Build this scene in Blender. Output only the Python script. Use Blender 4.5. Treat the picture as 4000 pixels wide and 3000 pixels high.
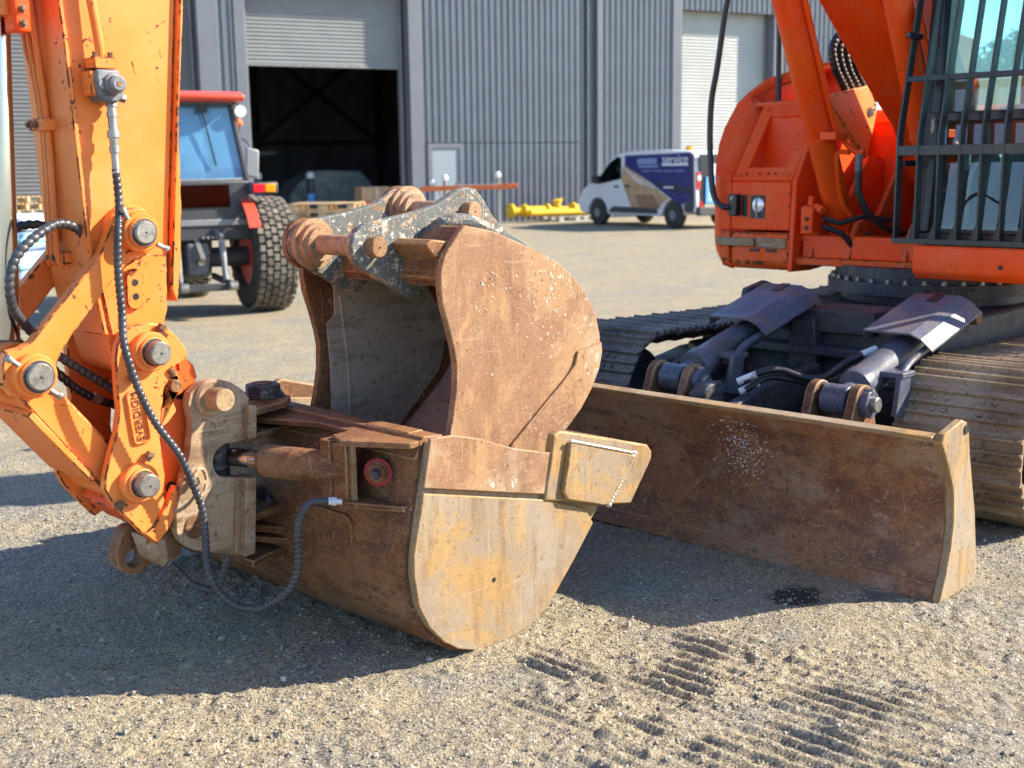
import bpy, bmesh, math, random
import numpy as np
from mathutils import Matrix, Vector
random.seed(7); rng = np.random.default_rng(7)
R = math.radians
sc = bpy.context.scene
for o in list(bpy.data.objects): bpy.data.objects.remove(o)

# ---------------------------------------------------------------- camera
cam = bpy.data.cameras.new('camera'); camo = bpy.data.objects.new('camera', cam)
sc.collection.objects.link(camo); sc.camera = camo
cam.sensor_width = 36.0; cam.lens = 42.75; cam.clip_start = 0.05; cam.clip_end = 3000
PITCH, ROLL = math.atan(860/4750), 0.0134
fw = Vector((0, math.cos(PITCH), -math.sin(PITCH))); up0 = Vector((0, math.sin(PITCH), math.cos(PITCH))); r0 = Vector((1, 0, 0))
rr = r0*math.cos(ROLL)-up0*math.sin(ROLL); uu = up0*math.cos(ROLL)+r0*math.sin(ROLL)
camo.matrix_world = Matrix(((rr.x, uu.x, -fw.x, 0), (rr.y, uu.y, -fw.y, 0), (rr.z, uu.z, -fw.z, 1.6), (0, 0, 0, 1)))
cam.dof.use_dof = True; cam.dof.focus_distance = 4.3; cam.dof.aperture_fstop = 3.4

# ---------------------------------------------------------------- sky, sun, exposure
SUN_EL, SUN_AZ = R(32.5), math.atan2(.985, .15)     # azimuth measured from +Y towards +X
world = bpy.data.worlds.new('World'); sc.world = world; world.use_nodes = True
wn = world.node_tree.nodes; wl = world.node_tree.links
sky = wn.new('ShaderNodeTexSky'); sky.sky_type = 'NISHITA'; sky.sun_disc = False
sky.sun_elevation = SUN_EL; sky.sun_rotation = SUN_AZ; sky.air_density = 1.0; sky.dust_density = 0.3; sky.ozone_density = 4.0
bg = wn['Background']; bg.inputs['Strength'].default_value = 0.118
wl.new(sky.outputs['Color'], bg.inputs['Color'])
sl = bpy.data.lights.new('sun', 'SUN'); sl.energy = 4.7; sl.angle = R(0.53); sl.color = (1.0, .90, .74)
suno = bpy.data.objects.new('sun', sl); sc.collection.objects.link(suno)
sd = Vector((math.sin(SUN_AZ)*math.cos(SUN_EL), math.cos(SUN_AZ)*math.cos(SUN_EL), math.sin(SUN_EL)))
suno.rotation_euler = sd.to_track_quat('Z', 'Y').to_euler(); suno.location = (8, 3, 12)
sc.view_settings.view_transform = 'Standard'; sc.view_settings.look = 'None'
sc.view_settings.exposure = 1.4; sc.view_settings.gamma = 1.0; sc.view_settings.use_curve_mapping = False
sc.render.engine = 'CYCLES'
sc.cycles.use_denoising = True
try: sc.cycles.denoiser = 'OPENIMAGEDENOISE'
except Exception: pass
sc.cycles.max_bounces = 5; sc.cycles.diffuse_bounces = 3; sc.cycles.glossy_bounces = 2; sc.cycles.transparent_max_bounces = 10; sc.cycles.use_adaptive_sampling = True; sc.cycles.adaptive_threshold = .03; sc.cycles.caustics_reflective = False; sc.cycles.caustics_refractive = False

# ---------------------------------------------------------------- mesh helpers
EDGE = {}
W = {}                                      # world matrix by object name
I4 = Matrix.Identity(4)
TH = R(46.2)                                # machine heading: x forward, y to its left, z up
MM = Matrix(((-math.cos(TH), math.sin(TH), 0, 0), (-math.sin(TH), -math.cos(TH), 0, 0), (0, 0, 1, 0), (0, 0, 0, 1)))
def place(o, world, parent=None):
    sc.collection.objects.link(o)
    if parent is not None:
        o.parent = parent; o.matrix_parent_inverse = W[parent.name].inverted()
    o.matrix_basis = world; W[o.name] = world.copy(); return o
def thing(name, label, cat, world=I4, group=None):
    o = bpy.data.objects.new(name, None); o.empty_display_size = .2
    place(o, world); o['label'] = label; o['category'] = cat
    if group: o['group'] = group
    return o
def tag(o, label, cat, group=None):
    o['label'] = label; o['category'] = cat
    if group: o['group'] = group
    return o
def TR(x=0, y=0, z=0, rz=0): return Matrix.Translation((x, y, z)) @ Matrix.Rotation(rz, 4, 'Z')

class MB:
    def __init__(s): s.v = []; s.f = []
    def add(s, vs, fs):
        b = len(s.v); s.v += [tuple(p) for p in vs]; s.f += [tuple(i+b for i in f) for f in fs]; return s
    def prism(s, pts, a, b, ax='y'):
        """2-D outline extruded from a to b along ax ('y': pts are x,z; 'x': y,z; 'z': x,y)"""
        m = {'y': lambda p, t: (p[0], t, p[1]), 'x': lambda p, t: (t, p[0], p[1]), 'z': lambda p, t: (p[0], p[1], t)}[ax]
        n = len(pts); vs = [m(p, a) for p in pts]+[m(p, b) for p in pts]
        return s.add(vs, [tuple(range(n)), tuple(range(2*n-1, n-1, -1))]+[(i, (i+1) % n, n+(i+1) % n, n+i) for i in range(n)])
    def box(s, x0, x1, y0, y1, z0, z1): return s.prism([(x0, z0), (x1, z0), (x1, z1), (x0, z1)], y0, y1)
    def bar(s, p0, p1, w, h, up=(0, 0, 1)):
        p0, p1 = Vector(p0), Vector(p1); d = (p1-p0).normalized(); u = Vector(up); sd_ = d.cross(u).normalized(); u = sd_.cross(d)
        a, b = sd_*w/2, u*h/2
        vs = [p0-a-b, p0+a-b, p0+a+b, p0-a+b, p1-a-b, p1+a-b, p1+a+b, p1-a+b]
        return s.add(vs, [(0, 1, 2, 3), (7, 6, 5, 4), (0, 4, 5, 1), (1, 5, 6, 2), (2, 6, 7, 3), (3, 7, 4, 0)])
    def lathe(s, p0, p1, prof, n=28, caps=True):
        """prof: (t along p0->p1 in metres, radius)"""
        p0, p1 = Vector(p0), Vector(p1); d = (p1-p0).normalized()
        a = d.orthogonal().normalized(); b = d.cross(a); vs = []
        for t, r in prof:
            for k in range(n):
                an = 2*math.pi*k/n; vs.append(p0+d*t+(a*math.cos(an)+b*math.sin(an))*r)
        fs = []
        for j in range(len(prof)-1):
            for k in range(n): fs.append((j*n+k, j*n+(k+1) % n, (j+1)*n+(k+1) % n, (j+1)*n+k))
        if caps: fs += [tuple(range(n-1, -1, -1)), tuple(range((len(prof)-1)*n, len(prof)*n))]
        return s.add(vs, fs)
    def cyl(s, p0, p1, r, r1=None, n=28, ch=0):
        L = (Vector(p1)-Vector(p0)).length; r1 = r if r1 is None else r1
        if ch: return s.lathe(p0, p1, [(0, r-ch), (ch, r), (L-ch, r1), (L, r1-ch)], n)
        return s.lathe(p0, p1, [(0, r), (L, r1)], n)
    def tube(s, path, r, n=12, step=None, spiral=0, pitch=.02):
        pts = smooth(path, step or r*.8); N = len(pts); vs = []; sl_ = 0
        t = (pts[1]-pts[0]).normalized(); a = t.orthogonal().normalized()
        for i, p in enumerate(pts):
            if i: sl_ += (p-pts[i-1]).length
            t = (pts[min(i+1, N-1)]-pts[max(i-1, 0)]).normalized(); a = (a-t*a.dot(t)).normalized(); b = t.cross(a)
            for k in range(n):
                an = 2*math.pi*k/n; q = 1.0
                if spiral:
                    u = (sl_/pitch-k/n) % 1; q = 1+spiral*(math.sin(math.pi*min(1, u/.82)) if u < .82 else -.45)
                vs.append(p+(a*math.cos(an)+b*math.sin(an))*r*q)
        fs = [(j*n+k, j*n+(k+1) % n, (j+1)*n+(k+1) % n, (j+1)*n+k) for j in range(N-1) for k in range(n)]
        fs += [tuple(range(n-1, -1, -1)), tuple(range((N-1)*n, N*n))]
        return s.add(vs, fs)
    def mesh(s, name, smooth_ang=30):
        me = bpy.data.meshes.new(name); me.from_pydata(s.v, [], s.f); me.validate()
        bm = bmesh.new(); bm.from_mesh(me); bmesh.ops.recalc_face_normals(bm, faces=bm.faces[:]); bm.to_mesh(me); bm.free()
        if smooth_ang:
            me.polygons.foreach_set('use_smooth', [True]*len(me.polygons)); me.set_sharp_from_angle(angle=R(smooth_ang))
        return me
    def build(s, name, m, parent=None, world=None, bevel=0, smooth_ang=30, seg=2):
        me = s.mesh(name, smooth_ang); me.materials.append(m)
        return inst(name, me, parent, world, bevel, seg)
def inst(name, me, parent=None, world=None, bevel=0, seg=2):
    o = bpy.data.objects.new(name, me)
    place(o, world if world is not None else (W[parent.name] if parent is not None else I4), parent)
    if bevel:
        md = o.modifiers.new('bevel', 'BEVEL'); md.width = bevel; md.segments = seg; md.limit_method = 'ANGLE'; md.angle_limit = R(32)
        em = EDGE.get(me.materials[0].name) if me.materials else None
        if em is not None:
            if len(me.materials) < 2: me.materials.append(em)
            md.material = 1
    return o
def smooth(path, step):
    """Catmull-Rom through the points, resampled"""
    P = [Vector(p) for p in path]
    if len(P) == 2: pts = [P[0].lerp(P[1], i/20) for i in range(21)]
    else:
        Q = [P[0]*2-P[1]]+P+[P[-1]*2-P[-2]]; pts = []
        for i in range(1, len(Q)-2):
            a, b, c, d = Q[i-1:i+3]
            for k in range(12):
                t = k/12; pts.append(.5*((2*b)+(c-a)*t+(2*a-5*b+4*c-d)*t*t+(3*b-a-3*c+d)*t**3))
        pts.append(P[-1])
    out = [pts[0]]; acc = 0
    L = [0]
    for i in range(1, len(pts)): L.append(L[-1]+(pts[i]-pts[i-1]).length)
    n = max(2, int(L[-1]/step)); j = 0
    for k in range(1, n+1):
        s_ = L[-1]*k/n
        while j < len(L)-2 and L[j+1] < s_: j += 1
        t = (s_-L[j])/max(1e-9, L[j+1]-L[j]); out.append(pts[j].lerp(pts[j+1], t))
    return out
def arc(cx, cz, r, a0, a1, n=10):
    return [(cx+r*math.cos(R(a0+(a1-a0)*i/n)), cz+r*math.sin(R(a0+(a1-a0)*i/n))) for i in range(n+1)]
def strip(path, th):
    """thick strip polygon: path plus its inward offset (to the left of travel)"""
    n = len(path); off = []
    for i in range(n):
        a = Vector(path[max(i-1, 0)]); b = Vector(path[min(i+1, n-1)]); d = (b-a).normalized(); nn = Vector((-d.y, d.x))
        off.append(tuple(Vector(path[i])+nn*th))
    return list(path), off
def shell(mb, path, th, a, b):
    p, q = strip(path, th); n = len(p); vs = []
    for t in (a, b):
        vs += [(x, t, z) for x, z in p]+[(x, t, z) for x, z in q]
    fs = []
    for i in range(n-1):
        fs += [(i, i+1, 2*n+i+1, 2*n+i), (n+i, 3*n+i, 3*n+i+1, n+i+1), (i, n+i, n+i+1, i+1), (2*n+i, 2*n+i+1, 3*n+i+1, 3*n+i)]
    fs += [(0, 2*n, 3*n, n), (n-1, 2*n-1, 4*n-1, 3*n-1)]
    return mb.add(vs, fs)
def bolt(parent, p, d, r=.012, h=.01, m=None, name='bolt'):
    p = Vector(p); d = Vector(d).normalized(); b = MB()
    b.lathe(p, p+d, [(0, r*1.5), (.003, r*1.5)], 14); b.lathe(p+d*.003, p+d, [(0, r), (h, r), (h+.002, r*.85)], 6)
    return b.build(name, m, parent, smooth_ang=20)
# ---------------------------------------------------------------- materials
def nodes(name):
    m = bpy.data.materials.new(name); m.use_nodes = True; nt = m.node_tree; return m, nt, nt.nodes['Principled BSDF']
class NT:
    def __init__(s, nt, off=0):
        s.nt = nt; s.tc = nt.nodes.new('ShaderNodeTexCoord'); mp = nt.nodes.new('ShaderNodeMapping'); mp.inputs['Location'].default_value = (off*3.1, off*1.7, off*2.3)
        nt.links.new(s.tc.outputs['Object'], mp.inputs['Vector']); s.base = mp.outputs['Vector']
    def n(s, t, **k):
        x = s.nt.nodes.new(t)
        for a, b in k.items(): setattr(x, a, b)
        return x
    def put(s, sock, v):
        if hasattr(v, 'is_output') or isinstance(v, bpy.types.NodeSocket): s.nt.links.new(v, sock)
        else: sock.default_value = v
    def noise(s, scale, detail=4, rough=.6, vec=None, dist=0.0):
        x = s.n('ShaderNodeTexNoise'); x.inputs['Scale'].default_value = scale; x.inputs['Detail'].default_value = detail
        x.inputs['Roughness'].default_value = rough; x.inputs['Distortion'].default_value = dist
        s.nt.links.new(vec or s.base, x.inputs['Vector']); return x.outputs['Fac']
    def vor(s, scale, feature='F1', out='Distance', vec=None):
        x = s.n('ShaderNodeTexVoronoi'); x.feature = feature; x.inputs['Scale'].default_value = scale
        s.nt.links.new(vec or s.base, x.inputs['Vector']); return x.outputs[out]
    def stretch(s, v, rot=(0, 0, 0)):
        x = s.n('ShaderNodeMapping'); x.inputs['Scale'].default_value = v; x.inputs['Rotation'].default_value = rot
        s.nt.links.new(s.base, x.inputs['Vector']); return x.outputs['Vector']
    def ramp(s, fac, a, b, inv=False):
        x = s.n('ShaderNodeMapRange'); x.interpolation_type = 'SMOOTHSTEP'
        s.put(x.inputs['Value'], fac); x.inputs['From Min'].default_value = a; x.inputs['From Max'].default_value = b
        x.inputs['To Min'].default_value, x.inputs['To Max'].default_value = ((1, 0) if inv else (0, 1)); return x.outputs['Result']
    def mix(s, fac, a, b):
        x = s.n('ShaderNodeMix'); x.data_type = 'RGBA'; s.put(x.inputs[0], fac)
        for sock, v in ((x.inputs[6], a), (x.inputs[7], b)): s.put(sock, (*v, 1) if isinstance(v, tuple) and len(v) == 3 else v)
        return x.outputs[2]
    def math(s, op, a, b=0.0):
        x = s.n('ShaderNodeMath'); x.operation = op; s.put(x.inputs[0], a); s.put(x.inputs[1], b); return x.outputs[0]
    def fmix(s, fac, a, b): return s.math('ADD', s.math('MULTIPLY', fac, b-a), a)
    def bump(s, h, strength=.3, dist=.005, prev=None):
        x = s.n('ShaderNodeBump'); x.inputs['Strength'].default_value = strength; x.inputs['Distance'].default_value = dist
        s.put(x.inputs['Height'], h)
        if prev: s.nt.links.new(prev, x.inputs['Normal'])
        return x.outputs['Normal']
def simple(name, col, rough=.5, metal=0.0, var=.12, scale=8, bump=0.0, bscale=60, emit=None):
    m, nt, p = nodes(name); t = NT(nt)
    if var:
        n = t.noise(scale, 5); c = t.mix(t.ramp(n, .3, .7), tuple(x*(1-var) for x in col), tuple(min(1, x*(1+var)) for x in col))
        nt.links.new(c, p.inputs['Base Color'])
        nt.links.new(t.fmix(t.noise(scale*3, 4), max(.05, rough-.12), min(1, rough+.12)), p.inputs['Roughness'])
    else:
        p.inputs['Base Color'].default_value = (*col, 1); p.inputs['Roughness'].default_value = rough
    p.inputs['Metallic'].default_value = metal
    if bump: nt.links.new(t.bump(t.noise(bscale, 5), bump, .004), p.inputs['Normal'])
    if emit: p.inputs['Emission Color'].default_value = (*emit[0], 1); p.inputs['Emission Strength'].default_value = emit[1]
    return m
def paint(name, col, fade, chip=.64, edges=True, rust=(.075, .028, .014), dust=.25, rough=.42):
    """faded machine enamel: soft dust, chips down to brown primer, worn edges"""
    m, nt, p = nodes(name); t = NT(nt)
    c = t.mix(t.ramp(t.noise(2.2, 4), .35, .7), col, fade)
    c = t.mix(t.math('MULTIPLY', t.ramp(t.noise(5, 4, .7), .45, .75), dust), c, (.42, .34, .24))
    c = t.mix(t.math('MULTIPLY', t.ramp(t.noise(1.0, 6, .7, t.stretch((26, 26, 1.6))), .55, .72), .22), c, tuple(x*.45 for x in col))
    ch = t.math('MULTIPLY', t.ramp(t.noise(46, 4, .55), chip, chip+.02), t.ramp(t.noise(3.4, 4, .7), .52, .58))
    big = t.ramp(t.noise(13, 4, .62, None, .6), chip+.075, chip+.085)
    scr = t.math('MULTIPLY', t.ramp(t.noise(9, 5, .6, t.stretch((6, 6, .5), (.5, .4, .2))), .70, .712), t.ramp(t.noise(3, 2), .5, .6))
    w = t.math('MAXIMUM', t.math('MAXIMUM', ch, big), scr)
    if edges:
        w = t.math('MAXIMUM', w, t.ramp(t.noise(15, 5, .75), .46, .56))
    c = t.mix(w, c, t.mix(t.noise(60, 3), rust, tuple(min(1, x*2.2) for x in rust)))
    nt.links.new(c, p.inputs['Base Color']); p.inputs['Specular IOR Level'].default_value = .25
    nt.links.new(t.fmix(w, rough, .85), p.inputs['Roughness'])
    h = t.math('SUBTRACT', t.math('MULTIPLY', t.noise(140, 3), .15), w)
    nt.links.new(t.bump(h, .35, .0012), p.inputs['Normal']); return m
_seed = [0]
def rust(name, a, b, dust, dark, mud=(.46, .42, .36), mudlvl=.70, rough=.8, paintc=None, scr=.28, streak=(1.2, 1.2, 7), rot=(0, 0, 0), contrast=1.0):
    """rusted plate: two rust tones in ragged patches, rubbed dusty areas, run and scrape streaks, pits, dried mud"""
    m, nt, p = nodes(name); _seed[0] += 1; t = NT(nt, _seed[0])
    c = t.mix(t.ramp(t.noise(3.2, 6, .68, None, .9), .44, .58), a, b)
    c = t.mix(t.math('MULTIPLY', t.ramp(t.noise(1.7, 5, .7, None, .3), .47, .62), .75), c, dust)
    c = t.mix(t.math('MULTIPLY', t.ramp(t.noise(2.4, 5, .65, t.stretch(streak, rot)), .50, .66), .6*contrast), c, dark)
    c = t.mix(t.math('MULTIPLY', t.ramp(t.noise(3.1, 4, .6, t.stretch(tuple(x*1.6 for x in streak), rot)), .56, .68), .5), c, tuple(min(1, x*1.25) for x in b))
    if paintc: c = t.mix(t.ramp(t.noise(9, 5, .72, None, .4), .41, .46), c, paintc)
    c = t.mix(t.math('MULTIPLY', t.ramp(t.noise(40, 4, .7), .56, .66), .8), c, dark)
    c = t.mix(t.math('MULTIPLY', t.ramp(t.noise(120, 3, .6), .55, .68), .6), c, t.mix(.5, dust, (.62, .33, .10)))
    s1 = t.ramp(t.noise(22, 2, .5, t.stretch((5, 1, .16), (.3, .9, .2))), .665, .70); s2 = t.ramp(t.noise(19, 2, .5, t.stretch((.18, 1, 5), (.2, -.6, .3))), .67, .705)
    c = t.mix(t.math('MULTIPLY', t.math('MAXIMUM', s1, s2), scr), c, tuple(min(1, x*1.5+.05) for x in dust))
    md = t.math('MULTIPLY', t.ramp(t.noise(42, 4, .6), .585, .62), t.ramp(t.noise(2.7, 3, .5), mudlvl-.12, mudlvl))
    c = t.mix(md, c, mud)
    nt.links.new(c, p.inputs['Base Color']); p.inputs['Specular IOR Level'].default_value = .4
    nt.links.new(t.fmix(t.ramp(t.noise(6, 4), .35, .65), max(.3, rough-.22), min(1, rough+.08)), p.inputs['Roughness'])
    h = t.math('ADD', t.math('MULTIPLY', t.noise(90, 3, .7), .4), t.math('ADD', t.math('MULTIPLY', t.noise(14, 4), .6), t.math('MULTIPLY', md, 1.2)))
    nt.links.new(t.bump(h, .55, .003), p.inputs['Normal']); return m
M = {}
M['arm'] = paint('orange_faded_enamel', (.86, .205, .032), (.88, .285, .075), .622, False, dust=.16)
M['body'] = paint('orange_enamel', (.92, .068, .003), (.86, .10, .010), .645, False, dust=.14, rough=.42)
M['bodyworn'] = paint('orange_enamel_worn', (.84, .085, .006), (.74, .13, .025), .62, False, dust=.22, rough=.5)
EDGE['orange_faded_enamel'] = paint('orange_faded_enamel_worn_edge', (.86, .205, .032), (.88, .285, .075), .56, True, dust=.2)
EDGE['orange_enamel_worn'] = paint('orange_enamel_worn_edge', (.78, .11, .008), (.70, .15, .025), .58, True, dust=.2)
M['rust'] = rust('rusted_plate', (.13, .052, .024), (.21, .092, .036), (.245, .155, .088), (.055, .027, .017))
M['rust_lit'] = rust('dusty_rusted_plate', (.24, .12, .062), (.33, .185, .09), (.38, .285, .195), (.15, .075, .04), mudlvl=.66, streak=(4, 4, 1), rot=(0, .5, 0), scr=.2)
M['ochre'] = rust('ochre_rusted_plate', (.25, .19, .13), (.34, .205, .075), (.29, .245, .185), (.17, .10, .05), mudlvl=.9, streak=(5, 5, .8), rot=(0, -.7, 0), scr=.2)
M['bladefront'] = rust('rusted_blade_plate', (.165, .066, .040), (.255, .115, .052), (.30, .215, .155), (.085, .042, .031), mud=(.5, .48, .44), mudlvl=.85, scr=.3, streak=(1, 1.4, 5), rot=(.35, 0, 0), rough=.62, contrast=1.2)
M['earpaint'] = rust('rusted_plate_with_grey_paint', (.25, .125, .06), (.33, .185, .085), (.42, .35, .255), (.12, .065, .04), mudlvl=.52, paintc=(.10, .115, .115))
M['inner'] = rust('mud_lined_steel', (.36, .335, .29), (.43, .39, .33), (.46, .42, .36), (.19, .16, .13), mudlvl=.7, scr=.2)
M['frame'] = rust('tan_rusted_casting', (.26, .15, .08), (.34, .21, .105), (.40, .31, .21), (.13, .07, .04), mudlvl=.76)
M['bluegrey'] = rust('dusty_dark_steel', (.055, .078, .13), (.08, .10, .15), (.11, .12, .145), (.09, .055, .04), mud=(.2, .18, .16), mudlvl=.9, scr=.1, rough=.45)
M['cover'] = rust('folded_cover_steel', (.075, .10, .165), (.11, .125, .17), (.15, .135, .135), (.15, .065, .04), mud=(.2, .18, .16), mudlvl=.9, scr=.1, rough=.4)
M['undercarriage'] = rust('greasy_undercarriage_steel', (.024, .034, .058), (.040, .048, .066), (.065, .064, .064), (.014, .012, .012), mudlvl=.9, scr=.1, rough=.6)
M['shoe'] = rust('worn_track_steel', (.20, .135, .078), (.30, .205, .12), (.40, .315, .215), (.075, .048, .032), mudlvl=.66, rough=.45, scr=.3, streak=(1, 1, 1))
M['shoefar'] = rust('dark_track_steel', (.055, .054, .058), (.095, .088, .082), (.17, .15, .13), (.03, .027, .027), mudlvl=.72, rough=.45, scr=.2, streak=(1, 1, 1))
EDGE['rusted_plate'] = rust('rusted_plate_edge', (.24, .105, .042), (.34, .18, .075), (.38, .265, .15), (.12, .05, .025), mudlvl=.9)
EDGE['ochre_rusted_plate'] = rust('ochre_rusted_plate_edge', (.27, .15, .055), (.38, .23, .085), (.42, .33, .20), (.15, .08, .035), mudlvl=.9)
EDGE['dusty_rusted_plate'] = rust('dusty_rusted_plate_edge', (.20, .085, .04), (.33, .17, .07), (.36, .25, .15), (.10, .045, .025), mudlvl=.9)
EDGE['rusted_blade_plate'] = EDGE['rusted_plate']
def pinmat():
    m, nt, p = nodes('ground_pin_steel'); t = NT(nt)
    c = t.mix(t.ramp(t.noise(38, 5, .7), .45, .7), (.30, .285, .26), (.15, .12, .095)); nt.links.new(c, p.inputs['Base Color'])
    p.inputs['Metallic'].default_value = .75; nt.links.new(t.fmix(t.noise(60, 4), .28, .6), p.inputs['Roughness'])
    nt.links.new(t.bump(t.noise(90, 4), .25, .001), p.inputs['Normal']); return m
M['pin'] = pinmat()
M['chrome'] = simple('chromed_rod', (.45, .44, .43), .12, 1.0, .04)
M['zinc'] = simple('zinc_fitting', (.34, .325, .30), .42, .7, .15, 30)
M['valve'] = simple('grey_cast_valve', (.15, .155, .165), .55, .1, .25, 20, .3, 120)
M['rubber'] = simple('black_hose_rubber', (.020, .020, .022), .38, 0, .3, 30)
M['hosewrap'] = simple('grey_spiral_hose_wrap', (.045, .047, .055), .36, 0, .35, 14)
M['hosedusty'] = simple('dusty_spiral_hose_wrap', (.075, .075, .08), .5, 0, .4, 20)
M['blackpaint'] = simple('black_paint', (.014, .017, .024), .35, 0, .3, 10)
M['guard'] = simple('dark_green_black_guard_paint', (.035, .046, .045), .4, 0, .2, 12)
M['tyre'] = simple('tyre_rubber', (.045, .043, .040), .8, 0, .35, 12, .2, 40)
M['tyre_dusty'] = simple('dusty_tyre_rubber', (.155, .135, .11), .9, 0, .45, 9, .3, 60)
M['red'] = simple('tractor_red', (.62, .07, .035), .35, 0, .06)
M['redrim'] = simple('tractor_rim_red', (.80, .05, .03), .4, 0, .1)
M['darkgrey'] = simple('dark_grey_plastic', (.05, .052, .058), .5, 0, .15)
M['steelgrey'] = simple('grey_painted_steel', (.22, .23, .24), .5, .2, .15)
M['clad'] = simple('blue_grey_colour_steel', (.118, .135, .165), .42, 0, .07, 1.2)
M['cladtrim'] = simple('blue_grey_trim', (.15, .163, .19), .45, 0, .05, 2)
M['roller'] = simple('pale_roller_steel', (.235, .245, .25), .42, 0, .05, 1)
M['rollerwhite'] = simple('white_roller_steel', (.43, .455, .44), .45, 0, .06, 1)
M['rollergrey'] = simple('grey_roller_steel', (.17, .175, .18), .45, 0, .05, 1)
M['door'] = simple('grey_blue_door', (.27, .32, .36), .4, 0, .03)
M['shedin'] = simple('shed_interior_dark_steel', (.22, .24, .30), .7, 0, .2, 1.5)
M['wood'] = simple('pallet_pine', (.52, .36, .19), .8, 0, .3, 5, .3, 30)
M['woodold'] = simple('weathered_pallet_pine', (.42, .34, .24), .85, 0, .35, 5, .3, 30)
M['woodwhite'] = simple('pale_grey_pallet_wood', (.5, .48, .43), .85, 0, .25, 5)
M['yellow'] = simple('yellow_enamel', (.72, .46, .012), .4, 0, .12, 6)
M['orangebar'] = simple('orange_red_rail_paint', (.72, .16, .045), .45, 0, .15, 8)
M['white'] = simple('white_paint', (.72, .74, .76), .25, 0, .03)
M['vanblue'] = simple('van_deep_blue', (.014, .026, .16), .3, 0, .2, 3)
M['vannavy'] = simple('van_navy', (.02, .024, .06), .35, 0, .2, 3)
M['vantan'] = simple('van_tan_print', (.46, .30, .17), .35, 0, .2, 3)
M['vanpale'] = simple('van_pale_print', (.60, .53, .45), .35, 0, .15, 3)
M['vanbrown'] = simple('van_brown_print', (.30, .16, .10), .35, 0, .2, 4)
M['lightblue'] = simple('light_blue_board', (.10, .34, .72), .5, 0, .12, 6)
M['wrap'] = simple('pale_blue_plastic_wrap', (.30, .42, .60), .25, 0, .35, 3, .6, 14)
M['wrapwhite'] = simple('white_plastic_wrap', (.62, .66, .70), .25, 0, .2, 3, .6, 14)
M['teal'] = simple('turquoise_strap', (.25, .62, .60), .4, 0, .1)
M['redlamp'] = simple('red_lamp_lens', (.75, .02, .03), .15, 0, .05); M['amberlamp'] = simple('amber_lamp_lens', (.90, .33, .01), .15, 0, .05)
M['lamp'] = simple('lamp_lens', (.78, .80, .84), .08, .3, .05)
M['card'] = simple('brown_cardboard', (.42, .28, .16), .85, 0, .12, 6)
M['sealred'] = simple('red_rubber_seal', (.30, .012, .025), .5, 0, .2, 30)
M['weld'] = simple('bright_weld_bead', (.62, .55, .44), .38, .6, .25, 60, .4, 200)
M['text_dark'] = simple('dark_lettering', (.13, .045, .02), .6, 0, .2, 30)
M['text_white'] = simple('white_lettering', (.75, .78, .82), .4, 0, .04)
M['text_blue'] = simple('muted_blue_lettering', (.22, .27, .48), .4, 0, .04)
M['seat'] = simple('grey_seat_vinyl', (.42, .47, .52), .6, 0, .1)
M['interior'] = simple('cab_interior_plastic', (.10, .105, .105), .6, 0, .15)
M['ply'] = simple('pale_ply_lining', (.42, .36, .27), .7, 0, .15)
M['leaf'] = simple('dark_green_foliage', (.05, .085, .03), .7, 0, .4, 4)
def glass(name, tint, refl=.06, alpha=.85):
    m = bpy.data.materials.new(name); m.use_nodes = True; nt = m.node_tree; nt.nodes.remove(nt.nodes['Principled BSDF'])
    tr = nt.nodes.new('ShaderNodeBsdfTransparent'); tr.inputs['Color'].default_value = (*tint, 1)
    gl = nt.nodes.new('ShaderNodeBsdfGlossy'); gl.inputs['Roughness'].default_value = .03
    fr = nt.nodes.new('ShaderNodeFresnel'); fr.inputs['IOR'].default_value = 1.5
    ad = nt.nodes.new('ShaderNodeMath'); ad.operation = 'ADD'; ad.inputs[1].default_value = refl; nt.links.new(fr.outputs[0], ad.inputs[0])
    mx = nt.nodes.new('ShaderNodeMixShader'); nt.links.new(ad.outputs[0], mx.inputs[0]); nt.links.new(tr.outputs[0], mx.inputs[1]); nt.links.new(gl.outputs[0], mx.inputs[2])
    nt.links.new(mx.outputs[0], nt.nodes['Material Output'].inputs['Surface']); return m
M['glass'] = glass('green_tinted_cab_glass', (.62, .86, .84), .05)
M['glassdark'] = glass('dark_vehicle_glass', (.16, .22, .22), .06)
M['glassblue'] = glass('blue_tinted_painted_sky_glass', (.34, .60, .85), .10)
_nt = M['glassblue'].node_tree; _df = _nt.nodes.new('ShaderNodeBsdfDiffuse'); _df.inputs['Color'].default_value = (.17, .46, .78, 1); _mx = _nt.nodes.new('ShaderNodeMixShader'); _mx.inputs[0].default_value = .42  # blue diffuse share paints the sky's reflection into the tinted glass
_old = _nt.nodes['Material Output'].inputs['Surface'].links[0].from_socket; _nt.links.new(_old, _mx.inputs[1]); _nt.links.new(_df.outputs[0], _mx.inputs[2]); _nt.links.new(_mx.outputs[0], _nt.nodes['Material Output'].inputs['Surface'])
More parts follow.
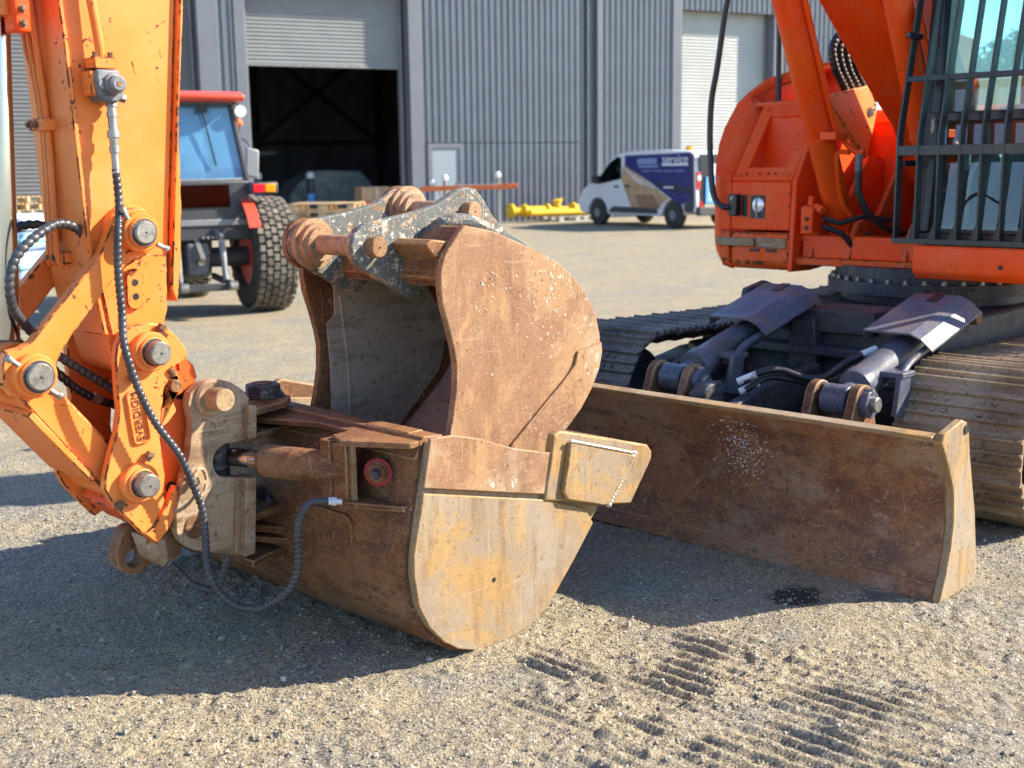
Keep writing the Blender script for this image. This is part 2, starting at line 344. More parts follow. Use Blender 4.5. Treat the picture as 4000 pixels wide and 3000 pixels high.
# ---------------------------------------------------------------- ground
def vnoise(x, y, s, seed):
    g = np.random.default_rng(seed).random((256, 256)).astype(np.float32); u, v = x*s+17.3, y*s+9.1
    i, j = np.floor(u).astype(int), np.floor(v).astype(int); fu, fv = u-i, v-j; fu = fu*fu*(3-2*fu); fv = fv*fv*(3-2*fv)
    a, b, c, d = g[i % 256, j % 256], g[(i+1) % 256, j % 256], g[i % 256, (j+1) % 256], g[(i+1) % 256, (j+1) % 256]
    return (a*(1-fu)+b*fu)*(1-fv)+(c*(1-fu)+d*fu)*fv-.5
def sstep(x, a, b): t = np.clip((x-a)/(b-a), 0, 1); return t*t*(3-2*t)
LX, LY = math.sin(TH), -math.cos(TH); FX, FY = -math.cos(TH), -math.sin(TH)
def height(x, y):
    near = sstep(-y, -9, -6)*sstep(np.abs(x)*-1, -5, -3.5)
    h = .018*vnoise(x, y, 1.3, 1)+.010*vnoise(x, y, 4, 2)+.008*vnoise(x, y, 11, 3)
    rough = .55+1.25*sstep(vnoise(x, y, 1.7, 4), -.15, .3)
    h = h+rough*(.005*vnoise(x, y, 26, 5)+.0065*vnoise(x, y, 52, 6))
    # clods: thresholded lumps
    c = vnoise(x, y, 19, 7)+.6*vnoise(x, y, 43, 8); m = sstep(vnoise(x, y, 2.6, 9), .02, .25)*sstep(-y, -4.1, -3.6)
    h = h+.017*sstep(c, .20, .46)*m
    # grouser prints: ridges parallel to the machine's width
    q = x*FX+y*FY; l = x*LX+y*LY
    for (q0, q1, l0, l1, amp, per, seed) in ((-2.95, -2.33, -2.85, -1.60, .026, .060, 21), (-2.6, -1.7, -2.2, -.7, .012, .066, 22), (-3.45, -2.7, -2.5, -1.2, .019, .063, 23), (-3.1, -2.2, -1.9, -.9, .014, .066, 24)):
        msk = sstep(q, q0, q0+.22)*sstep(-q, -q1, -q1+.22)*sstep(l, l0, l0+.3)*sstep(-l, -l1, -l1+.45)
        msk = msk*sstep(vnoise(x, y, 2.6, seed)+.5*vnoise(x, y, 7, seed+3), -.40, .06)
        wv = np.sin(2*math.pi*(q+.010*vnoise(x, y, 4, seed+5))/per); h = h*(1-.5*msk)+amp*msk*(sstep(wv, -.3, .9)-.45)*(1+.9*vnoise(x, y, 15, seed+9))
    return h*near
def grid_lines(a, b, step, lo, hi, grow):
    c = list(np.arange(a, b, step)); d = step; x = c[-1]
    while x < hi: d *= grow; x += d; c.append(x)
    d = step; x = c[0]; pre = []
    while x > lo: d *= grow; x -= d; pre.append(x)
    return np.array(pre[::-1]+c)
def np_mesh(name, v, f):
    me = bpy.data.meshes.new(name); k = f.shape[1]
    me.vertices.add(len(v)); me.vertices.foreach_set('co', v.astype(np.float32).ravel())
    me.loops.add(f.size); me.loops.foreach_set('vertex_index', f.astype(np.int32).ravel())
    me.polygons.add(len(f)); me.polygons.foreach_set('loop_start', np.arange(0, f.size, k, dtype=np.int32))
    me.update(calc_edges=True); return me
def ground():
    xs = grid_lines(-2.5, 2.9, .0098, -500, 500, 1.045); ys = grid_lines(2.35, 5.2, .0098, -300, 900, 1.04)
    X, Y = np.meshgrid(xs, ys); Z = height(X, Y)
    v = np.stack([X.ravel(), Y.ravel(), Z.ravel()], 1); nx = len(xs); ny = len(ys)
    i = (np.arange(ny-1)[:, None]*nx+np.arange(nx-1)[None]).ravel()
    f = np.stack([i, i+1, i+nx+1, i+nx], 1)
    me = np_mesh('ground', v, f); me.polygons.foreach_set('use_smooth', [True]*len(me.polygons))
    m, nt, p = nodes('gravel_yard'); t = NT(nt)
    c = t.mix(t.ramp(t.noise(.55, 5, .6), .36, .64), (.335, .27, .165), (.285, .25, .178))
    c = t.mix(t.ramp(t.noise(3.5, 6, .7), .42, .68), c, (.395, .325, .20))
    c = t.mix(t.ramp(t.noise(160, 3, .6), .5, .72), c, (.22, .20, .17))
    c = t.mix(t.math('MULTIPLY', t.ramp(t.vor(75), .10, .34, True), t.ramp(t.noise(5, 4), .45, .6)), c, (.47, .415, .305))
    c = t.mix(t.math('MULTIPLY', t.ramp(t.noise(1.3, 5, .65), .48, .62), .75), c, (.245, .23, .20))
    vc = t.n('ShaderNodeTexVoronoi'); vc.inputs['Scale'].default_value = 130; nt.links.new(t.base, vc.inputs['Vector']); sx = t.n('ShaderNodeSeparateColor'); nt.links.new(vc.outputs['Color'], sx.inputs[0])
    c = t.mix(t.math('MULTIPLY', t.ramp(sx.outputs[0], .76, .88), .85), c, (.12, .11, .10)); c = t.mix(t.math('MULTIPLY', t.ramp(sx.outputs[1], .84, .95), .8), c, (.52, .47, .38))
    # oil and damp patch by the blade, with its own ragged outline
    def patch(cx, cy, r, soft):
        mp = t.n('ShaderNodeMapping'); mp.inputs['Location'].default_value = (-cx, -cy, 0); nt.links.new(t.tc.outputs['Object'], mp.inputs['Vector'])
        ln = t.n('ShaderNodeVectorMath'); ln.operation = 'LENGTH'; nt.links.new(mp.outputs[0], ln.inputs[0])
        return t.ramp(t.math('ADD', ln.outputs['Value'], t.math('MULTIPLY', t.noise(9, 6, .75), .26)), r-.02, r-.02+soft, True)
    c = t.mix(t.math('MULTIPLY', patch(1.04, 4.30, .22, .07), .95), c, (.035, .032, .03))
    c = t.mix(t.math('MULTIPLY', patch(1.33, 4.28, .16, .09), .7), c, (.1, .1, .1))
    nt.links.new(c, p.inputs['Base Color']); p.inputs['Roughness'].default_value = .95; p.inputs['Specular IOR Level'].default_value = .2
    b1 = t.bump(t.noise(48, 5, .75), .8, .016); b2 = t.bump(t.vor(110), .6, .006, b1); nt.links.new(b2, p.inputs['Normal'])
    me.materials.append(m); o = bpy.data.objects.new('ground', me); place(o, I4); o['kind'] = 'structure'; return o
ground()
def gravel():
    octa = np.array([(1, 0, 0), (-1, 0, 0), (0, 1, 0), (0, -1, 0), (0, 0, 1), (0, 0, -1)], float)
    of = np.array([(0, 2, 4), (2, 1, 4), (1, 3, 4), (3, 0, 4), (2, 0, 5), (1, 2, 5), (3, 1, 5), (0, 3, 5)])
    n = 125000
    y = 2.4+5.4*rng.random(n)**1.5; x = (rng.random(n)*2-1)*(.62*y+.25)
    dens = vnoise(x, y, 1.1, 31)+.5*vnoise(x, y, 4, 32); gr = sstep(x, 1.1, 1.7)*sstep(-y, -5.0, -3.3)*.25+sstep(-x, .2, .9)*.14
    keep = rng.random(n) < np.clip(.42+1.3*dens+gr*1.6, .05, 1); x, y = x[keep], y[keep]; n = len(x)
    s = .0016+.0016*rng.gamma(1.2, .8, n); big = rng.random(n) < .0035; s = np.where(big, .006+.008*rng.random(n), s); s = np.minimum(s, .018)
    z = height(x, y)+s*(.25+.3*rng.random(n))
    vs = octa[None]*(.65+.7*rng.random((n, 6, 1)))*np.stack([s, s*(.7+.4*rng.random(n)), s*(.5+.4*rng.random(n))], 1)[:, None]
    a = rng.random(n)*6.283; tl = (rng.random(n)-.5)*1.4; ca, sa = np.cos(a)[:, None], np.sin(a)[:, None]; ct, st = np.cos(tl)[:, None], np.sin(tl)[:, None]
    vx, vy, vz = vs[..., 0], vs[..., 1], vs[..., 2]; vy, vz = vy*ct-vz*st, vy*st+vz*ct; vx, vy = vx*ca-vy*sa, vx*sa+vy*ca
    v = np.stack([vx+x[:, None], vy+y[:, None], vz+z[:, None]], 2).reshape(-1, 3)
    f = (of[None]+(np.arange(n)*6)[:, None, None]).reshape(-1, 3)
    me = np_mesh('gravel', v, f); me.shade_flat(); m, nt, p = nodes('loose_stones'); t = NT(nt)
    gi = t.n('ShaderNodeNewGeometry').outputs['Random Per Island']; c = t.mix(gi, (.21, .19, .16), (.43, .38, .29)); c = t.mix(t.ramp(gi, .95, .97), c, (.55, .52, .46)); c = t.mix(t.ramp(t.noise(60, 2), .5, .7), c, (.34, .28, .19))
    nt.links.new(c, p.inputs['Base Color']); p.inputs['Roughness'].default_value = .9
    me.materials.append(m); o = bpy.data.objects.new('gravel', me); place(o, I4); o['kind'] = 'stuff'
    o['label'] = 'loose grey and tan stones scattered over the yard'; o['category'] = 'gravel'
gravel()
# ---------------------------------------------------------------- shed building (x along the wall, y into the shed)
PH = R(28)
MBD = Matrix.Translation((-.227, 34.515, 0)) @ Matrix.Rotation(PH, 4, 'Z')
shed = thing('shed_building', 'long blue-grey ribbed steel shed with tall roller doors behind the yard', 'building', MBD)
def ribs(x0, x1, z0, z1, pitch=.195, proud=.026):
    """ribbed cladding sheet, ribs proud of the pans (towards -y)"""
    pr = []; x = x0
    while x < x1-.01:
        for dx, dy in ((0, 0), (.098, 0), (.112, -proud), (.158, -proud), (.172, 0)):
            if x+dx <= x1: pr.append((x+dx, dy))
        x += pitch
    pr.append((x1, 0)); n = len(pr); vs = [(a, b, z0) for a, b in pr]+[(a, b, z1) for a, b in pr]
    return vs, [(i, i+1, n+i+1, n+i) for i in range(n-1)]
def clad(x0, x1, z0, z1, name='wall_cladding'):
    b = MB(); b.add(*ribs(x0, x1, z0, z1)); b.box(x0, x1, .05, .14, z0, z1); return b.build(name, M['clad'], shed, smooth_ang=0)
EAVE = 7.6
clad(-2.34, -2.24, 0, 2.17); clad(-1.17, 2.68, 0, 2.17); clad(-2.34, 2.68, 2.19, EAVE); clad(3.32, 5.78, 0, EAVE); clad(6.12, 9.6, 6.03, EAVE); clad(10.0, 13.9, 0, EAVE)
clad(-16.4, -13.8, 0, EAVE); clad(-7.78, -7.38, 0, EAVE); clad(-13.5, -8.3, 6.03, EAVE); clad(-7.1, -2.72, 6.03, EAVE)
def trim(x0, x1, y0, y1, z0, z1, name='corner_flashing'): return MB().box(x0, x1, y0, y1, z0, z1).build(name, M['cladtrim'], shed, bevel=.012)
for x0, x1 in ((-8.29, -7.78), (-7.38, -7.1), (-2.72, -2.34), (5.78, 6.12), (9.6, 10.0), (-13.8, -13.5)): trim(x0, x1, -.045, .42, 0, EAVE)
trim(3.14, 3.32, -.06, .2, 0, EAVE); trim(2.68, 3.14, .10, .22, 0, EAVE, 'recessed_joint')
MB().tube([(2.86, .04, 0), (2.86, .04, EAVE)], .045, 12, .5).build('downpipe', M['clad'], shed)
def curtain(x0, x1, z0, z1, m, y=.35, pitch=.095, name='roller_door'):
    n = int((z1-z0)/pitch*8); pr = [(y-.014*math.sin(2*math.pi*i/8), z0+(z1-z0)*i/n) for i in range(n+1)]
    b = MB(); k = len(pr); b.add([(x0, a, c) for a, c in pr]+[(x1, a, c) for a, c in pr], [(i, i+1, k+i+1, k+i) for i in range(k-1)])
    b.box(x0, x1, y+.03, y+.06, z0, z1); o = b.build(name, m, shed, smooth_ang=50)
    MB().box(x0, x1, y-.03, y+.07, z0-.07, z0).build('bottom_rail', M['steelgrey'], o, bevel=.006)
    for xx in (x0-.02, x1-.06):
        MB().box(xx, xx+.08, y-.06, y+.1, 0, z1).build('guide_track', M['steelgrey'], o)
    return o
curtain(-7.04, -2.80, 4.19, 6.6, M['roller']); curtain(6.16, 9.56, .09, 6.6, M['rollerwhite']); curtain(-13.44, -8.35, .09, 6.6, M['rollergrey'])
# personnel door in the cladding
d = MB().box(-2.12, -1.29, -.012, .03, .03, 2.05).build('access_door', M['door'], shed, bevel=.004)
MB().box(-2.24, -2.12, -.05, .06, 0, 2.17).build('frame', M['cladtrim'], d); MB().box(-1.29, -1.17, -.05, .06, 0, 2.17).build('frame', M['cladtrim'], d)
MB().box(-2.12, -1.29, -.05, .06, 2.05, 2.17).build('frame', M['cladtrim'], d); MB().box(-1.38, -1.32, -.06, -.012, .98, 1.12).build('handle', M['steelgrey'], d, bevel=.01)
# the room behind the open door
MB().box(-16.4, 13.9, 15.9, 16.0, 0, EAVE).build('rear_wall', M['shedin'], shed); MB().box(-16.5, -16.4, .0, 16, 0, EAVE).build('side_wall', M['clad'], shed)
MB().box(13.9, 14.0, .0, 16, 0, EAVE).build('side_wall', M['clad'], shed); MB().box(-16.8, 14.3, -.35, 16.3, EAVE, EAVE+.12).build('roof', M['shedin'], shed)
MB().box(-8.3, -8.2, .42, 16, 0, EAVE).build('partition_wall', M['shedin'], shed); MB().box(3.0, 3.1, .42, 16, 0, EAVE).build('partition_wall', M['shedin'], shed)
MB().box(-16.4, 13.9, .3, 15.9, .004, .02).build('concrete_floor', simple('shed_concrete', (.13, .125, .12), .8), shed)
for p0, p1 in (((-7.6, 15.7, 2.6), (-2.4, 15.7, 6.2)), ((-7.6, 15.7, 6.2), (-2.4, 15.7, 2.6)), ((-2.2, 15.7, 2.6), (2.6, 15.7, 6.2)), ((-2.2, 15.7, 6.2), (2.6, 15.7, 2.6))):
    MB().bar(p0, p1, .14, .16).build('cross_brace', M['undercarriage'], shed)
for x in (-7.7, -2.3, 2.7): MB().box(x-.12, x+.12, 15.5, 15.75, 0, EAVE).build('steel_column', M['undercarriage'], shed)
for z in (2.5, 6.3): MB().box(-8.1, 2.9, 15.6, 15.72, z-.09, z+.09).build('wall_rail', M['undercarriage'], shed)
MB().box(-6.6, -3.9, 8.0, 8.1, 1.98, 2.10).build('hanging_rail', M['roller'], shed)
# ---------------------------------------------------------------- yard things in front of the shed
def wallp(x, y): return MBD @ Vector((x, y, 0))
# pallets: three stringers' worth of blocks, top and bottom boards
_pm = {}
def pm(key, f, m):
    if (key, m.name) not in _pm:
        b = MB(); f(b); me = b.mesh(key, 20); me.materials.append(m); _pm[(key, m.name)] = me
    return _pm[(key, m.name)]
def pallet(world, label, m, group):
    t = thing('pallet', label, 'pallet', world, group)
    top = pm('deck_board', lambda b: b.box(-.6, .6, -.045, .045, 0, .02), m); blk = pm('block', lambda b: b.box(-.07, .07, -.05, .05, 0, .09), m)
    for i in range(7): inst('deck_board', top, t, world @ TR(0, -.455+.91*i/6, .122))
    for i in range(3): inst('deck_board', top, t, world @ TR(0, -.45+.45*i, 0))
    for x in (-.53, 0, .53):
        for y in (-.45, 0, .45): inst('block', blk, t, world @ TR(x, y, .026))
    return t
ORD = ('lowest', 'second from the ground', 'third from the ground', 'fourth from the ground', 'fifth from the ground', 'second from the top', 'topmost')
for i in range(7):
    pallet(TR(-11.42+.05*math.sin(i*2.1), 28.0+.04*math.cos(i*3), .146*i, R(-19+3*math.sin(i*1.7))), 'weathered pallet in the tall stack left of the arm, '+ORD[i], M['woodold'] if i < 5 else M['wood'], 'pallet stack by the left roller door')
for i in range(2):
    pallet(TR(-3.32, 22.4, .66+.146*i, R(-4)), 'new pine pallet on the red trailer behind the tractor, %s of the two' % ('lower', 'upper')[i], M['wood'], 'pallets on the red trailer')
pallet(TR(*wallp(1.75, -.75)[:2], 0, PH), 'pale pallet lying under the yellow pipework against the shed', M['woodwhite'], 'pallet under yellow pipes')
# red flat trailer under the two pallets
t = thing('flat_trailer', 'low red flat trailer with white-edged deck carrying two pine pallets', 'trailer', TR(-3.32, 22.4, 0, R(-4)))
MB().box(-.75, .75, -.62, .62, .46, .60).build('deck', M['orangebar'], t, bevel=.01); MB().box(-.76, .76, -.63, .63, .602, .655).build('deck_sheet', M['white'], t)
for x in (-.45, .45):
    for y in (-.52, .52): MB().lathe((x, y-.05, .22), (x, y+.05, .22), [(0, .12), (.02, .22), (.08, .22), (.1, .12)], 20).build('wheel', M['tyre'], t)
    MB().box(x-.05, x+.05, -.5, .5, .2, .46).build('axle', M['red'], t)
# wrapped blue bundles on the left
for k, (z0, z1, m, lb) in enumerate(((.14, .56, M['wrap'], 'pale blue plastic-wrapped bundle resting on a pallet, lowest of three'), (.562, .82, M['wrap'], 'pale blue wrapped bundle in the middle of the stack left of the arm'), (.822, 1.02, M['wrapwhite'], 'white plastic-wrapped bundle on top of the blue bundles'))):
    b = MB(); rows = []; 
    t = thing('wrapped_bundle', lb, 'bundle', TR(-6.9+.04*k, 16.6, 0, R(-14)), 'wrapped bundles left of the arm')
    n = 24; prof = [(.03, z0), (0, z0+.05), (.02, (z0+z1)/2), (0, z1-.04), (.05, z1)]; vs = []
    for ins, z in prof:
        for i in range(n):
            a = 2*math.pi*i/n; c, s_ = math.cos(a), math.sin(a); q = .25
            x = (abs(c)**q)*(1 if c > 0 else -1)*(.62-ins); y = (abs(s_)**q)*(1 if s_ > 0 else -1)*(.5-ins); w = 1+.02*math.sin(i*2.3+z*9)
            vs.append((x*w, y*w, z))
    fs = [(j*n+i, j*n+(i+1) % n, (j+1)*n+(i+1) % n, (j+1)*n+i) for j in range(4) for i in range(n)]+[tuple(range(n-1, -1, -1)), tuple(range(4*n, 5*n))]
    b.add(vs, fs).build('wrapping', m, t, smooth_ang=40)
    MB().box(-.64, .64, -.515, .515, (z0+z1)/2-.025, (z0+z1)/2+.01).build('strap', M['teal'] if k != 2 else M['wrapwhite'], t)
pallet(TR(-6.9, 16.6, 0, R(-14)), 'pallet on the ground carrying the blue wrapped bundles', M['woodold'], 'pallet under wrapped bundles')
# orange rail on steel stands
RW = MBD @ TR(-2.65, -3.4, 0, R(-27)) @ Matrix.Diagonal((.9, 1, 1, 1))
t = thing('rail_barrier', 'long orange-red rail bolted across three grey steel posts before the shed door', 'barrier', RW)
MB().bar((-1.35, 0, 1.02), (1.32, 0, 1.06), .08, .12).build('rail', M['orangebar'], t, bevel=.008)
MB().bar((-.6, -.01, 1.085), (.75, -.01, 1.105), .05, .03).build('cap_strip', M['white'], t)
for x, h in ((-1.02, 1.24), (-.68, 1.36), (.77, 1.42)):
    p = MB().cyl((x, .08, .02), (x, .08, h-.1), .055, n=14).build('post', M['steelgrey'], t)
    MB().lathe((x, .08, h-.16), (x, .08, h), [(0, .05), (.03, .085), (.10, .085), (.16, .04)], 14).build('post_cap', M['white'], p)
    MB().box(x-.14, x+.14, -.06, .22, 0, .02).build('foot_plate', M['steelgrey'], p)
for x in (-.85, .3): MB().bar((x, .05, 1.0), (x+.25, .05, .05), .03, .03).build('brace', M['steelgrey'], t)
MB().box(.95, 1.02, -.06, .06, .98, 1.14).build('clamp', M['orangebar'], t)
# yellow pipework on the pale pallet
YW = MBD @ TR(1.45, -.72, .146) @ Matrix.Diagonal((1.28, 1.2, 1.0, 1))
t = thing('yellow_cylinder', 'yellow flanged pipe assembly lying on a pale pallet against the shed', 'pipework', YW)
MB().lathe((-1.25, 0, .16), (1.25, 0, .16), [(0, .10), (.25, .10), (.27, .13), (.9, .13), (.92, .10), (1.5, .10), (1.52, .14), (2.2, .14), (2.22, .08), (2.5, .08)], 20).build('pipe', M['yellow'], t)
for x, r in ((-1.2, .20), (-.88, .18), (-.3, .17), (.35, .19), (1.2, .17)): MB().cyl((x-.04, 0, .17), (x+.04, 0, .17), r, n=20, ch=.01).build('flange', M['yellow'], t)
for x in (-.05, .9): 
    q = MB().lathe((x, 0, .26), (x, 0, .46), [(0, .09), (.10, .08), (.12, .11), (.17, .11), (.2, .05)], 16).build('outlet', M['yellow'], t); MB().bar((x, 0, .45), (x+.16, 0, .47), .03, .03).build('lever', M['yellow'], q)
MB().cyl((-.9, -.3, .11), (.8, -.25, .11), .09, n=18, ch=.01).build('pipe', M['yellow'], t)
# things just inside the open door
BW = MBD @ TR(-3.55, .7, 0)
t = thing('cardboard_box', 'brown cardboard carton on a red crate just inside the open shed door', 'box', BW @ TR(0, 0, .62)); MB().box(-.45, .35, -.3, .3, 0, .42).build('carton', M['card'], t, bevel=.01); MB().box(-.05, .0, -.302, .302, .1, .423).build('tape', M['vanpale'], t)
t = thing('crate', 'red plastic crate under the cardboard carton by the shed door', 'crate', BW); MB().box(-.55, .5, -.4, .4, .14, .61).build('body', M['red'], t, bevel=.02)
for x in (-.4, 0, .35): MB().box(x-.06, x+.06, -.4, .4, 0, .14).build('foot', M['red'], t)
t = thing('equipment_cover', 'grey-green covered machine standing in the shadow of the shed', 'machine', MBD @ TR(-3.9, 3.6, 0))
b = MB(); b.prism([(-1.3, .25), (1.2, .25), (1.25, 1.05), (.9, 1.45), (-.4, 1.5), (-1.0, 1.15), (-1.3, .8)], -.7, .7); b.build('cover', simple('grey_green_tarp', (.16, .19, .18), .6, 0, .3, 3), t, bevel=.08)
for x in (-.8, .8): MB().lathe((x, -.75, .28), (x, -.55, .28), [(0, .2), (.03, .28), (.17, .28), (.2, .2)], 20).build('wheel', M['tyre'], t)
for k, (x, y, z, lb) in enumerate(((-6.25, 2.4, 0, 'white gas bottle with blue cap inside the shed, nearest the tractor mirror'), (-4.75, 2.4, 0, 'white gas bottle with blue cap inside the shed, right of its twin'))):
    t = thing('gas_bottle', lb, 'gas bottle', MBD @ TR(x, y, z), 'gas bottles in the shed')
    MB().lathe((0, 0, 0), (0, 0, 1.5), [(0, .10), (.02, .115), (1.25, .115), (1.36, .06), (1.4, .04)], 16).build('body', M['darkgrey'], t)
    MB().lathe((0, 0, 1.28), (0, 0, 1.6), [(0, .12), (.12, .12), (.17, .09), (.18, .05)], 16).build('shoulder', M['wrapwhite'], t); MB().cyl((0, 0, .55), (0, 0, .85), .119, n=16).build('band', M['lightblue'], t)
# ---------------------------------------------------------------- tractor seen from behind (x right, y forward)
TW = TR(-3.53, 13.48, 0, R(28))
tr = thing('tractor', 'red tractor with blue-tinted cab and wide turf tyres parked behind the arm', 'tractor', TW)
def tyre(name, cx, cy, r, w, rim, parent, rows=6, n=40, rm=None):
    o = MB().lathe((cx-w/2, cy, r), (cx+w/2, cy, r), [(w*.10, rim), (0, rim+.05), (0, r*.80), (w*.05, r*.90), (w*.16, r*.965), (w*.5, r*.985), (w*.84, r*.965), (w*.95, r*.90), (w, r*.80), (w, rim+.05), (w*.9, rim)], 56, False).build(name, M['tyre'], parent)
    b = MB()
    for k in range(rows):
        x = cx+(-.5+(k+.5)/rows)*w*.94; rr_ = r*(.972 if k in (0, rows-1) else .988)
        for i in range(n):
            a = 2*math.pi*(i+.5*(k % 2))/n; sk = .25*(1 if k % 2 else -1)
            c, s_ = math.cos(a), math.sin(a); tn = Vector((sk*.6, -s_, c)).normalized(); rd = Vector((0, c, s_)); p = Vector((x, cy, r))+rd*rr_
            b.bar(p-tn*(r*.058), p+tn*(r*.058), w/rows*.72, .036, rd)
    q = b.build('tread', M['tyre_dusty'], o, smooth_ang=0); q['kind'] = 'stuff'
    rmn = MB().lathe((cx-w*.40, cy, r), (cx+w*.40, cy, r), [(0, rim), (.02, rim*1.02), (w*.30, rim*.94), (w*.42, rim*.55), (w*.45, .12), (w*.52, .12)], 36, True).build('rim', rm or M['redrim'], o)
    MB().cyl((cx-w*.30, cy, r), (cx+w*.2, cy, r), .11, n=18).build('hub', M['redrim'], o)
    return o
tyre('rear_wheel', .82, 0, .635, .47, .33, tr); tyre('rear_wheel', -.82, 0, .635, .47, .33, tr)
tyre('front_wheel', .47, 1.95, .40, .32, .20, tr, 5, 30); tyre('front_wheel', -.47, 1.95, .40, .32, .20, tr, 5, 30)
MB().cyl((-.75, 0, .62), (.75, 0, .62), .11, n=20).build('rear_axle', M['darkgrey'], tr)
MB().cyl((-.45, 1.95, .40), (.45, 1.95, .40), .07, n=16).build('front_axle', M['darkgrey'], tr)
b = MB(); b.prism([(-.05, .45), (.35, .35), (2.1, .42), (2.3, .6), (2.3, .8), (-.15, .9)], -.22, .22, 'x'); b.build('gearbox', M['darkgrey'], tr, bevel=.03)
b = MB(); b.prism([(1.05, .75), (2.45, .75), (2.5, 1.05), (2.2, 1.2), (1.05, 1.28)], -.33, .33, 'x'); b.build('bonnet', M['red'], tr, bevel=.06)
# cab: floor panel, pillars, glass, roof
MB().box(-.60, .60, -.32, -.22, .82, 1.46).build('rear_panel', M['darkgrey'], tr, bevel=.02)
MB().box(-.55, .38, -.335, -.318, 1.18, 1.42).build('rear_quarter_glass', M['glassdark'], tr)
MB().box(-.58, .58, -.34, -.30, .98, 1.05).build('panel_ridge', M['steelgrey'], tr, bevel=.01)
for s in (-1, 1):
    MB().bar((s*.60, -.24, 1.46), (s*.47, -.18, 2.30), .05, .09, (0, 1, 0)).build('rear_pillar', M['darkgrey'], tr, bevel=.012)
    MB().bar((s*.58, 1.00, 1.40), (s*.47, .85, 2.30), .05, .07, (0, 1, 0)).build('front_pillar', M['darkgrey'], tr, bevel=.012)
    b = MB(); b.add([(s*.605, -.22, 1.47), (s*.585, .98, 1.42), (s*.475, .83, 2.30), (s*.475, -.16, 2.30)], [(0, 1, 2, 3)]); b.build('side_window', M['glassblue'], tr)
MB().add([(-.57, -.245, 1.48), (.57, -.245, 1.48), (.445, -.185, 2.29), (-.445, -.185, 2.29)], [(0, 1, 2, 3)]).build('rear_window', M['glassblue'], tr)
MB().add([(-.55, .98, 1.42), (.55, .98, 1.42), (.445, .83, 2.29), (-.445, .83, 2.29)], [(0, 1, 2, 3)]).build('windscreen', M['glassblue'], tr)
MB().box(-.62, .62, -.27, -.22, 1.455, 1.485).build('window_sill', M['steelgrey'], tr, bevel=.008)
b = MB(); b.prism([(-.42, 2.32), (-.36, 2.29), (.98, 2.29), (1.05, 2.33), (.95, 2.39), (.3, 2.42), (-.25, 2.41), (-.42, 2.37)], -.58, .58, 'x'); b.build('roof', M['red'], tr, bevel=.05, seg=3)
MB().box(-.5, .5, -.36, .9, 2.262, 2.30).build('roof_liner', M['darkgrey'], tr, bevel=.02)
q = MB().bar((.14, -.262, 2.22), (.27, -.268, 1.62), .014, .014, (0, 1, 0)).build('wiper', M['blackpaint'], tr); MB().box(.1, .2, -.29, -.25, 2.18, 2.25).build('wiper_motor', M['blackpaint'], q)
# seat and wheel seen through the glass
q = MB(); q.prism([(.12, 1.25), (.26, 1.2), (.20, 1.95), (.08, 1.98)], -.24, .24, 'x'); q = q.build('seat', M['seat'], tr, bevel=.05, seg=3); MB().box(-.26, .26, .2, .62, 1.15, 1.28).build('cushion', M['seat'], q, bevel=.04)
MB().box(-.09, .09, .06, .10, 1.66, 1.74).build('badge', M['darkgrey'], q)
# mudguards, lamps, mirror
for s in (-1, 1):
    b = MB(); pr = arc(0, .635, .70, 152, 30, 14); pts = [(y, z) for y, z in pr]+[(y*.965, .635+(z-.635)*.965) for y, z in pr[::-1]]
    b.prism(pts, s*.50, s*.63, 'x'); f_ = b.build('mudguard', M['red'], tr)
    MB().box(s*.58, s*.90, -.43, -.30, 1.31, 1.44).build('lamp_housing', M['darkgrey'], tr, bevel=.02)
    l = MB().box(s*.61, s*.74, -.455, -.43, 1.33, 1.42).build('tail_lamp', M['redlamp'], tr, bevel=.01); MB().box(s*.745, s*.86, -.455, -.43, 1.33, 1.42).build('indicator', M['amberlamp'], l, bevel=.01)
    MB().lathe((s*.56, -.20, 2.20), (s*.56, -.29, 2.20), [(0, .03), (.03, .065), (.09, .065)], 18).build('work_lamp', M['lamp'], tr)
    m_ = MB().tube([(s*.58, .9, 1.9), (s*.9, .88, 1.93), (s*.98, .86, 1.85)], .012, 8, .05).build('mirror_arm', M['darkgrey'], tr)
    b = MB(); b.prism([(s*.90, 1.50), (s*1.06, 1.46), (s*1.08, 1.80), (s*.92, 1.84)], .82, .88); b.build('mirror', M['roller'], m_, bevel=.02)
MB().lathe((.52, -.15, 2.08), (.60, -.2, 2.08), [(0, .04), (.06, .05), (.09, .03)], 14).build('indicator', M['orangebar'], tr)
# three point linkage
for s in (-1, 1):
    MB().cyl((s*.24, -.42, .82), (s*.25, -.50, .40), .035, n=12).build('lift_rod', M['steelgrey'], tr)
    MB().bar((s*.22, -.05, .42), (s*.28, -.78, .36), .035, .07).build('lower_link', M['darkgrey'], tr, bevel=.005)
    MB().bar((s*.20, -.20, .95), (s*.24, -.46, .86), .05, .06).build('lift_arm', M['steelgrey'], tr, bevel=.008)
    MB().cyl((s*.30, -.74, .36), (s*.22, -.74, .36), .05, n=14).build('link_ball', M['zinc'], tr)
MB().bar((0, -.25, .85), (0, -.55, .62), .05, .06).build('top_link', M['zinc'], tr); MB().box(-.12, .12, -.36, -.2, .45, .8).build('gearbox_rear', M['valve'], tr, bevel=.03)
MB().box(-.3, .3, -.62, -.56, .30, .38).build('drawbar', M['darkgrey'], tr, bevel=.01)
for k in range(4): MB().cyl((.06+.05*k, -.30, .86), (.06+.05*k, -.38, .86), .016, n=10).build('coupling', M['zinc'], tr)
MB().cyl((.0, -.36, .60), (0, -.46, .60), .035, n=12).build('power_shaft', M['zinc'], tr)

